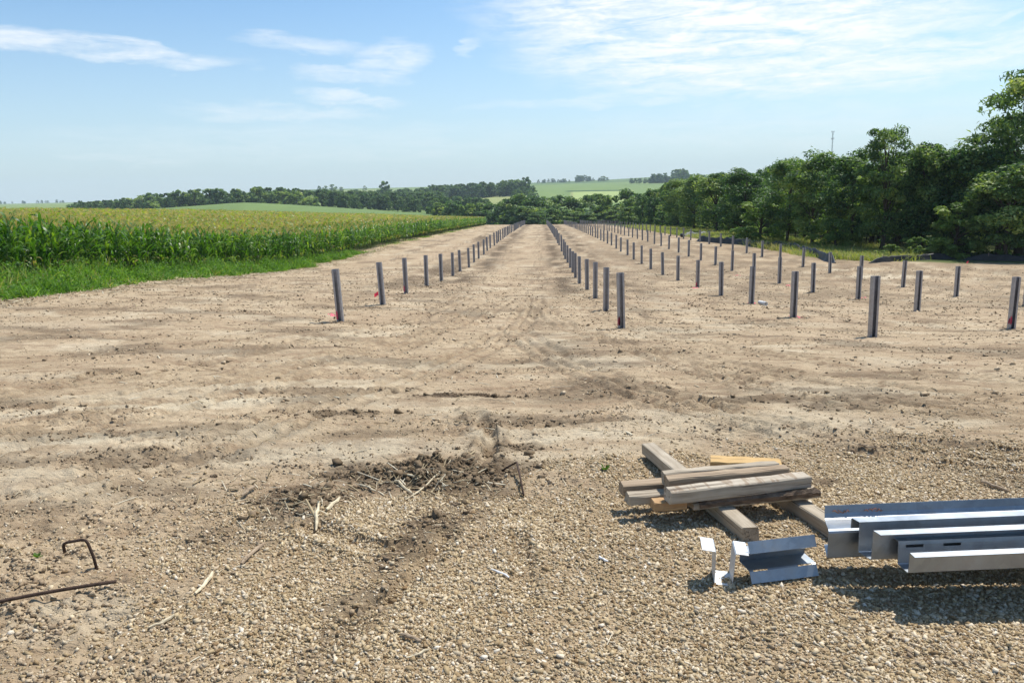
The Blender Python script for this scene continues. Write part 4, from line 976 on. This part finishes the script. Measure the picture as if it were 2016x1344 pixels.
def plant(key, loc, hgt, wid, label, group, cat='tree', rz=None):
    k = TREES[key]
    if k['proto'] is None:
        o = empty(k['name'], (0, 0, 0)); link('trunk', k['trunk'], o); link('crown', k['crown'], o); k['proto'] = o
    else: o = copy_tree(k['proto'])
    o.location = loc; o.scale = (wid/k['cw'], wid/k['cw'], hgt/k['hgt']); o.rotation_euler = (0, 0, rng.uniform(0, 6.28) if rz is None else rz)
    for q in ('label', 'group', 'category'):
        if q in o: del o[q]
    return tag(o, label, cat, group)
def by_px(key, px, top, wpx, Y=None, base=None, label='', group=None, cat='tree', z=None):
    if Y is None: g = G(px, base); x, Y, zz = g[0], g[1], float(H(g[0], g[1]))
    else:
        t = PY(px, top, Y); x = t[0]; zz = float(H(x, Y)) if z is None else z
    t = PY(px, top, Y)
    if key[:3] == 'far': zz = min(zz, t[2]-.85*wpx/F*Y)
    return plant(key, (x, Y, zz-.1), t[2]-zz+.1, wpx/F*Y, label, group, cat)
GW = 'trees along the front of the wood on the right'
for key, px, base, top, w, lab in (
    ('airy', 2002, 503, 138, 225, 'tallest airy walnut tree at the right edge, rising far above the wood'),
    ('wood1', 1905, 503, 285, 150, 'bushy green tree just left of the tallest airy tree'),
    ('pale', 1880, 508, 392, 140, 'paler yellow green low tree in front of the wood left of the tallest tree'),
    ('wood0', 1812, 503, 278, 125, 'tree with rounded top right of the raised airy crown in the wood'),
    ('airy2', 1733, 502, 252, 120, 'airy treetop standing out above its neighbours in the middle of the right wood'),
    ('wood2', 1672, 498, 292, 120, 'dense dark tree directly left of the raised airy treetop'),
    ('pale', 1645, 497, 396, 95, 'small pale leaved tree in front of the dark wood, right of the low spreading tree'),
    ('wood3', 1600, 493, 297, 115, 'dark tree behind the small pale leaved tree'),
    ('wood1', 1548, 488, 312, 110, 'dark slim tree behind the low spreading tree at the grass'),
    ('pale', 1497, 484, 386, 125, 'low spreading tree reaching out over the grass beside the silt fence'),
    ('wood2', 1462, 474, 328, 105, 'tree whose lower left edge stands over the far end of the silt fence'),
    ('wood0', 1412, 466, 338, 95, 'tree behind the grey fallen fence'),
    ('wood3', 1368, 461, 344, 85, 'tree at the left end of the tall wood where its top steps down'),
    ('wood1', 1336, 456, 352, 75, 'tree where the tall right wood meets the lower valley trees')):
    by_px(key, px, top, w*.9, base=base-(6 if px < 1850 else 2), label=lab, group=GW)
by_px('shrub', 1803, 468, 58, base=507, label='bright green bush at the foot of the wood left of the torn fence end', group='bright bushes before the wood', cat='bush')
by_px('shrub', 1752, 482, 62, base=509, label='low bright green thicket left of the bright bush', group='bright bushes before the wood', cat='bush')
by_px('shrub', 1850, 484, 60, base=507, label='low green thicket right of the bright bush', group='bright bushes before the wood', cat='bush')
by_px('shrub', 1960, 492, 55, base=512, label='dark low bush behind the taut fence at the right edge', group='bright bushes before the wood', cat='bush')
tree_kind('under', 'undergrowth_bush', 57, 2.6, 3.4, .0, 26, 110, .11, 'bush', 'leaf', r0=.05, limbs=8)
for i in range(15):
    y = 51+6.5*i+rng.uniform(-1.2, 1.2); u = np.interp(y, [50, 56, 68, 90, 165], [38, 33, 31, 30, 27.5])+rng.uniform(-1.2, 1.0); x = u+.042*(y-16.7)-3.84
    plant('under', (x, y, float(H(x, y))-.1), rng.uniform(1.4, 3.4), rng.uniform(2.6, 4.6), 'dark ragged bush in the undergrowth at the front edge of the right wood', 'undergrowth bushes along the wood', 'bush')
# deeper ranks of the same wood
TX = [1250, 1340, 1400, 1500, 1600, 1700, 1800, 1900, 2016, 2200]; TT = [375, 352, 346, 326, 302, 294, 288, 288, 282, 270]
n = 0; Y = 52.
while Y < 215:
    for rank in range(4):
        u = np.interp(Y, [50, 68, 90, 150, 215], [37, 33, 32.5, 30, 26])+rank*4.2+rng.normal(0, .9)+2; y = Y+rng.normal(0, 1.2); x = u+.042*(y-16.7)-3.84
        px = proj((x, y, -3))[0]
        if px > 2130: continue
        tp = np.interp(px, TX, TT)+rng.uniform(-2, 40)+(8 if rank == 0 else 0); t = PY(px, tp, y); zz = float(H(x, y))
        if t[2]-zz < 4: continue
        plant(f'wood{rng.integers(4)}' if y < 120 else f'mid{rng.integers(3)}', (x, y, zz-.1), t[2]-zz, rng.uniform(4.2, 5.8), 'dark green tree packed inside the wood on the right, behind its front edge', 'trees inside the wood on the right'); n += 1
    Y *= 1.062
print('wood fill', n)
# valley trees beyond the end of the rows
GV = 'valley trees beyond the end of the post rows'
for px, top, w, Y, key in ((1318, 366, 60, 215, 'mid0'), (1290, 374, 55, 235, 'mid1'), (1262, 378, 55, 250, 'mid2'), (1232, 372, 55, 262, 'mid0'), (1205, 382, 50, 255, 'midpale'), (1185, 380, 55, 275, 'mid1'), (1160, 379, 50, 285, 'mid2'),
                           (1140, 406, 48, 262, 'midpale'), (1120, 388, 52, 285, 'mid0'), (1098, 384, 50, 290, 'mid1'), (1075, 383, 52, 280, 'mid2'), (1050, 384, 56, 275, 'mid0'), (1025, 380, 60, 280, 'mid1'), (1002, 386, 50, 290, 'mid2'),
                           (985, 400, 45, 300, 'mid0'), (962, 398, 48, 310, 'mid1'), (938, 396, 46, 315, 'mid2'), (915, 400, 44, 320, 'midpale'), (893, 397, 48, 325, 'mid0'), (868, 398, 44, 330, 'mid1'), (850, 405, 40, 330, 'midpale'),
                           (1040, 405, 50, 262, 'mid2'), (1085, 408, 50, 268, 'mid1'), (1175, 405, 50, 258, 'mid0'), (1225, 400, 52, 250, 'mid2'), (1012, 408, 46, 285, 'mid0'), (1280, 400, 52, 232, 'mid0'), (1308, 395, 52, 222, 'mid2'), (1110, 412, 48, 265, 'mid2'), (1060, 415, 46, 256, 'mid0'), (1130, 418, 46, 254, 'mid1'), (1160, 415, 46, 252, 'mid0'), (1200, 412, 48, 247, 'mid1'), (1250, 408, 48, 240, 'mid0'), (1000, 415, 44, 280, 'mid1'), (1270, 412, 46, 228, 'mid1'), (1030, 420, 44, 262, 'mid0'), (975, 415, 44, 300, 'mid0'), (950, 412, 44, 305, 'mid1'), (925, 410, 44, 315, 'mid0'), (880, 408, 44, 325, 'mid1')):
    side = 'left of the lane between the first two rows, beyond the corn' if px < 1000 else 'straight beyond the end of the post rows' if px < 1130 else 'right of the far end of the post rows'
    by_px(key, px, top+rng.uniform(-1, 3), w*1.12, Y=Y, label=('pale green' if key == 'midpale' else 'dark green')+' valley tree '+side, group=GV)
# belt of trees behind the mound field on the left, and the lone ones on the skyline
GB = 'trees of the belt behind the corn on the left'
for px, top, w, Y in ((140, 402, 30, 560), (165, 399, 32, 540), (192, 396, 34, 530), (222, 393, 36, 520), (250, 390, 36, 515), (278, 384, 38, 505), (300, 380, 40, 500), (325, 381, 38, 500), (352, 374, 44, 490), (382, 373, 46, 488), (410, 372, 42, 485), (432, 371, 36, 480), (463, 372, 30, 480),
                      (480, 382, 22, 490), (505, 368, 34, 480), (530, 378, 36, 480), (556, 377, 38, 478), (582, 376, 38, 476), (610, 385, 40, 470), (235, 400, 30, 490), (300, 396, 40, 470)):
    z = float(hill_pt(px, Y)[0, 2]); by_px(f'far{rng.integers(3)}', px, top, w*1.25, Y=Y, z=z, label='rounded tree in the belt behind the tasselled corn, left of the centre' if px > 340 else 'dark low tree in the far left belt behind the corn', group=GB)
for px, top, w, Y, lab in ((757, 357, 22, 800, 'lone broad tree standing up on the ridge line above the left wood'), (628, 366, 9, 1500, 'lone slim tree on the skyline above the left wood'), (655, 363, 16, 1500, 'round skyline tree in the little group left of the ridge'), (640, 366, 12, 1500, 'small skyline tree beside the round one'),
                           (672, 368, 9, 1500, 'tiny tree at the right end of the skyline group'), (718, 366, 8, 1500, 'lone tiny tree on the bare skyline field left of the ridge wood'), (1187, 347, 14, 1900, 'round far tree on the skyline over the right green field'), (1035, 349, 26, 790, 'highest tree at the right end of the ridge wood'), (1018, 353, 26, 800, 'second tree from the right end of the ridge wood')):
    z = float(hill_pt(px, Y)[0, 2]); by_px(f'far{rng.integers(3)}', px, top, w*1.2, Y=Y, z=z, label=lab, group='lone trees on the far skyline')
def wood(name, areas, label):
    a = Acc()
    for (x0, x1, y0, y1, n, hh, sk) in areas:
        t = rng.random(n); px = x0+(x1-x0)*t; Y = y0+(y1-y0)*rng.random(n)+sk*t
        L = hill_pt(px, Y); h = hh*rng.uniform(.7, 1.2, n)
        for i, q in enumerate(np.array_split(rng.permutation(n), 3)):
            if not len(q): continue
            V, Fq, rnd, _ = *TREES[f'far{i}']['arr'], 0
            a.add(V, [Fq], L[q]-[0, 0, .4], rotz(rng.uniform(0, 6.28, len(q))), np.stack([h[q]*rng.uniform(.8, 1.2, len(q)), h[q], h[q]], -1)/12, rnd=np.clip(rnd[None]*.6+rng.random((len(q), 1))*.4, 0, 1))
    link(name, a.mesh(name, [M['leaf_far']]), label=label, cat='wood', kind='stuff')
M['leaf_far'] = make_leaf_mat('far_leaf', [(.0, (.035, .08, .038)), (.5, (.085, .15, .06)), (.85, (.17, .24, .085)), (1, (.24, .31, .11))], objvar=0)
wood('slope_wood', [(150, 345, 470, 540, 70, 6, 0), (330, 640, 480, 560, 110, 8, 0), (500, 700, 480, 640, 110, 10, 0), (690, 880, 470, 640, 120, 10, 0), (590, 760, 700, 900, 70, 9, 0), (840, 960, 430, 560, 40, 9, 0)], 'mixed green wood filling the slope behind the corn left of centre')
wood('ridge_wood', [(740, 860, 760, 900, 70, 11, 0), (850, 1042, 800, 880, 150, 13, -20), (760, 880, 600, 720, 60, 10, 60), (1012, 1050, 480, 780, 46, 10, 0)], 'dark wood climbing the ridge to its high end near the centre')
wood('skyline_wood', [(1236, 1352, 1350, 1480, 40, 8, 0), (1285, 1352, 1350, 1420, 34, 15, 0), (1325, 1352, 1350, 1400, 14, 21, 0), (1055, 1200, 1850, 2000, 34, 9, 0), (1126, 1165, 1900, 1950, 10, 15, 0), (-40, 130, 2300, 2500, 22, 9, 0), (1330, 1500, 1000, 1300, 40, 14, 0)], 'bluish far woods and hedges on the skyline right of centre')

# ------------------------------------------------------------------ mast on the horizon
Y = 900.; tp = PY(1640, 258, Y); zb_ = float(hill_pt(1640, Y)[0, 2]); hm = tp[2]-zb_
root = empty('radio_mast', (tp[0], Y, zb_), label='thin lattice radio mast rising above the wood on the right', cat='radio mast')
bm = bmesh.new(); w = .75
for k in range(3):
    a = 2.094*k; tube(bm, [(w*math.cos(a), w*math.sin(a), 0), (w*.7*math.cos(a), w*.7*math.sin(a), hm*.97)], .13, 5)
zz = 0
while zz < hm*.95:
    for k in range(3):
        a, b = 2.094*k, 2.094*(k+1); tube(bm, [(w*.85*math.cos(a), w*.85*math.sin(a), zz), (w*.85*math.cos(b), w*.85*math.sin(b), zz+1.4)], .06, 4, False)
    zz += 1.5
to_obj('lattice', bm, M['mast'], root)
for zf in (.985, .86):
    bm = bmesh.new()
    for k in range(6):
        a = 1.047*k; tube(bm, [(1.5*math.cos(a), 1.5*math.sin(a), hm*zf-.9), (1.5*math.cos(a), 1.5*math.sin(a), hm*zf+.9)], .17, 5); tube(bm, [(0, 0, hm*zf), (1.5*math.cos(a), 1.5*math.sin(a), hm*zf)], .08, 4)
    to_obj('antenna_ring', bm, M['mast'], root)

# ------------------------------------------------------------------ air
bm = bmesh.new(); bmesh.ops.create_cube(bm, size=1)
for v in bm.verts: v.co = Vector((v.co.x*7800, v.co.y*7800, -22+(v.co.z+.5)*150))
m, n = mat('haze_air'); pv = n.n('ShaderNodeVolumePrincipled', Color=C(.78, .93, 1.0), Density=.00017, Anisotropy=0.0)
o = n.n('ShaderNodeOutputMaterial'); n.lk.new(pv.outputs[0], o.inputs['Volume'])
to_obj('haze', bm, m, kind='stuff', label='thin bluish summer haze over the fields', cat='haze')

# ------------------------------------------------------------------ sky + sun
w = bpy.data.worlds.new('World'); sc.world = w; w.use_nodes = True; w.node_tree.nodes.clear(); n = N(w.node_tree)
sky = n.n('ShaderNodeTexSky', {'sky_type': 'NISHITA', 'sun_disc': False, 'sun_elevation': R(SUN_EL), 'sun_rotation': R(SUN_AZ), 'altitude': 200, 'air_density': 1.0, 'dust_density': 1.2, 'ozone_density': 2.0})
d = n.n('ShaderNodeTexCoord').outputs['Generated']; sx = n.n('ShaderNodeSeparateXYZ', Vector=d)
az = n.math('MULTIPLY', n.math('ARCTAN2', sx.outputs[0], sx.outputs[1]), 57.2958); el = n.math('MULTIPLY', n.math('ARCSINE', sx.outputs[2]), 57.2958)
def azel(px, py):
    r = ray(px, py); r = r/np.linalg.norm(r); return math.degrees(math.atan2(r[0], r[1])), math.degrees(math.asin(r[2]))
CL = [(1420, 30, 450, 100, 4, 1.15), (1500, 120, 450, 66, 3, 1.0), (1180, 95, 170, 50, 0, .75), (1700, 115, 240, 40, -4, .6), (1930, 105, 150, 26, -10, .75), (1640, 20, 300, 26, 5, .7), (1990, 32, 60, 9, -8, .5),
      (190, 95, 240, 20, 4, .72), (90, 82, 130, 14, 2, .5), (590, 88, 120, 17, 6, .48), (770, 125, 75, 36, -12, .58), (690, 152, 110, 14, 3, .5), (690, 195, 100, 13, 4, .55), (935, 92, 26, 16, -30, .4), (560, 222, 190, 16, 2, .4), (1250, 190, 320, 14, -2, .35), (250, 310, 110, 9, 0, .25), (1500, 250, 400, 50, 0, .22), (620, 280, 500, 40, 0, .2), (1060, 70, 70, 20, 0, .5)]
warp = n.n('ShaderNodeCombineXYZ', X=n.math('MULTIPLY', az, .30), Y=n.math('MULTIPLY', el, .95)).outputs[0]
wn = n.n('ShaderNodeSeparateColor', Color=n.noise(warp, .7, 4, .6, out=1)); az2 = n.math('ADD', az, n.math('MULTIPLY', n.math('SUBTRACT', wn.outputs[0], .5), 5.0)); el2 = n.math('ADD', el, n.math('MULTIPLY', n.math('SUBTRACT', wn.outputs[1], .5), 2.2))
mask = 0.0
for px, py, rx, ry, tl, s in CL:
    a0, e0 = azel(px, py); c_, s_ = math.cos(R(-tl)), math.sin(R(-tl)); k = 180/math.pi/F
    dx = n.math('SUBTRACT', az2, a0); dy = n.math('SUBTRACT', el2, e0)
    u_ = n.math('ADD', n.math('MULTIPLY', dx, c_/(rx*k)), n.math('MULTIPLY', dy, s_/(rx*k))); v_ = n.math('ADD', n.math('MULTIPLY', dx, -s_/(ry*k)), n.math('MULTIPLY', dy, c_/(ry*k)))
    q = n.math('ADD', n.math('MULTIPLY', u_, u_), n.math('MULTIPLY', v_, v_)); f = n.math('MULTIPLY', n.math('SUBTRACT', 1.25, q, True), s)
    mask = n.math('MAXIMUM', mask, f) if not isinstance(mask, float) else f
st = n.noise(n.n('ShaderNodeCombineXYZ', X=n.math('ADD', n.math('MULTIPLY', az, .16), n.math('MULTIPLY', el, .10)), Y=n.math('MULTIPLY', el, 1.0)).outputs[0], 1.3, 8, .62, dist=.5)
fl = n.noise(n.n('ShaderNodeCombineXYZ', X=n.math('MULTIPLY', az, .9), Y=n.math('MULTIPLY', el, 2.0)).outputs[0], 1.5, 6, .7)
tex = n.math('ADD', n.math('MULTIPLY', st, .92), n.math('MULTIPLY', fl, .26))
den = n.math('MULTIPLY', mask, n.n('ShaderNodeMapRange', Value=tex, From_Min=.38, From_Max=.70, To_Min=.0, To_Max=1.0).outputs[0])
den = n.math('MULTIPLY', den, .95, True)
hor = n.n('ShaderNodeMapRange', Value=el, From_Min=-2.0, From_Max=14.0, To_Min=1.0, To_Max=0.0); 
skyc = n.mix(1.0, sky.outputs[0], C(.80, .985, 1.06), 'MULTIPLY')
col = n.mix(den, n.mix(n.math('MULTIPLY', n.math('POWER', hor.outputs[0], 1.4), .88), skyc, C(5.0, 5.85, 6.3)), C(6.9, 7.1, 7.25))
bg = n.n('ShaderNodeBackground', Color=col, Strength=.135); o = n.n('ShaderNodeOutputWorld'); n.lk.new(bg.outputs[0], o.inputs[0])
sl = bpy.data.lights.new('sun', 'SUN'); sl.energy = 5.0; sl.angle = R(.5); sl.color = (1, .955, .88)
so = bpy.data.objects.new('sun', sl); COL.objects.link(so)
S = Vector((math.sin(R(SUN_AZ))*math.cos(R(SUN_EL)), math.cos(R(SUN_AZ))*math.cos(R(SUN_EL)), math.sin(R(SUN_EL))))
so.rotation_euler = S.to_track_quat('Z', 'Y').to_euler(); so.location = S*50
vs = sc.view_settings; sc.display_settings.display_device = 'sRGB'; vs.view_transform = 'Standard'; vs.look = 'None'; vs.gamma = 1; vs.exposure = .2
sc.cycles.max_bounces = 6; sc.cycles.transparent_max_bounces = 4; sc.cycles.volume_bounces = 0
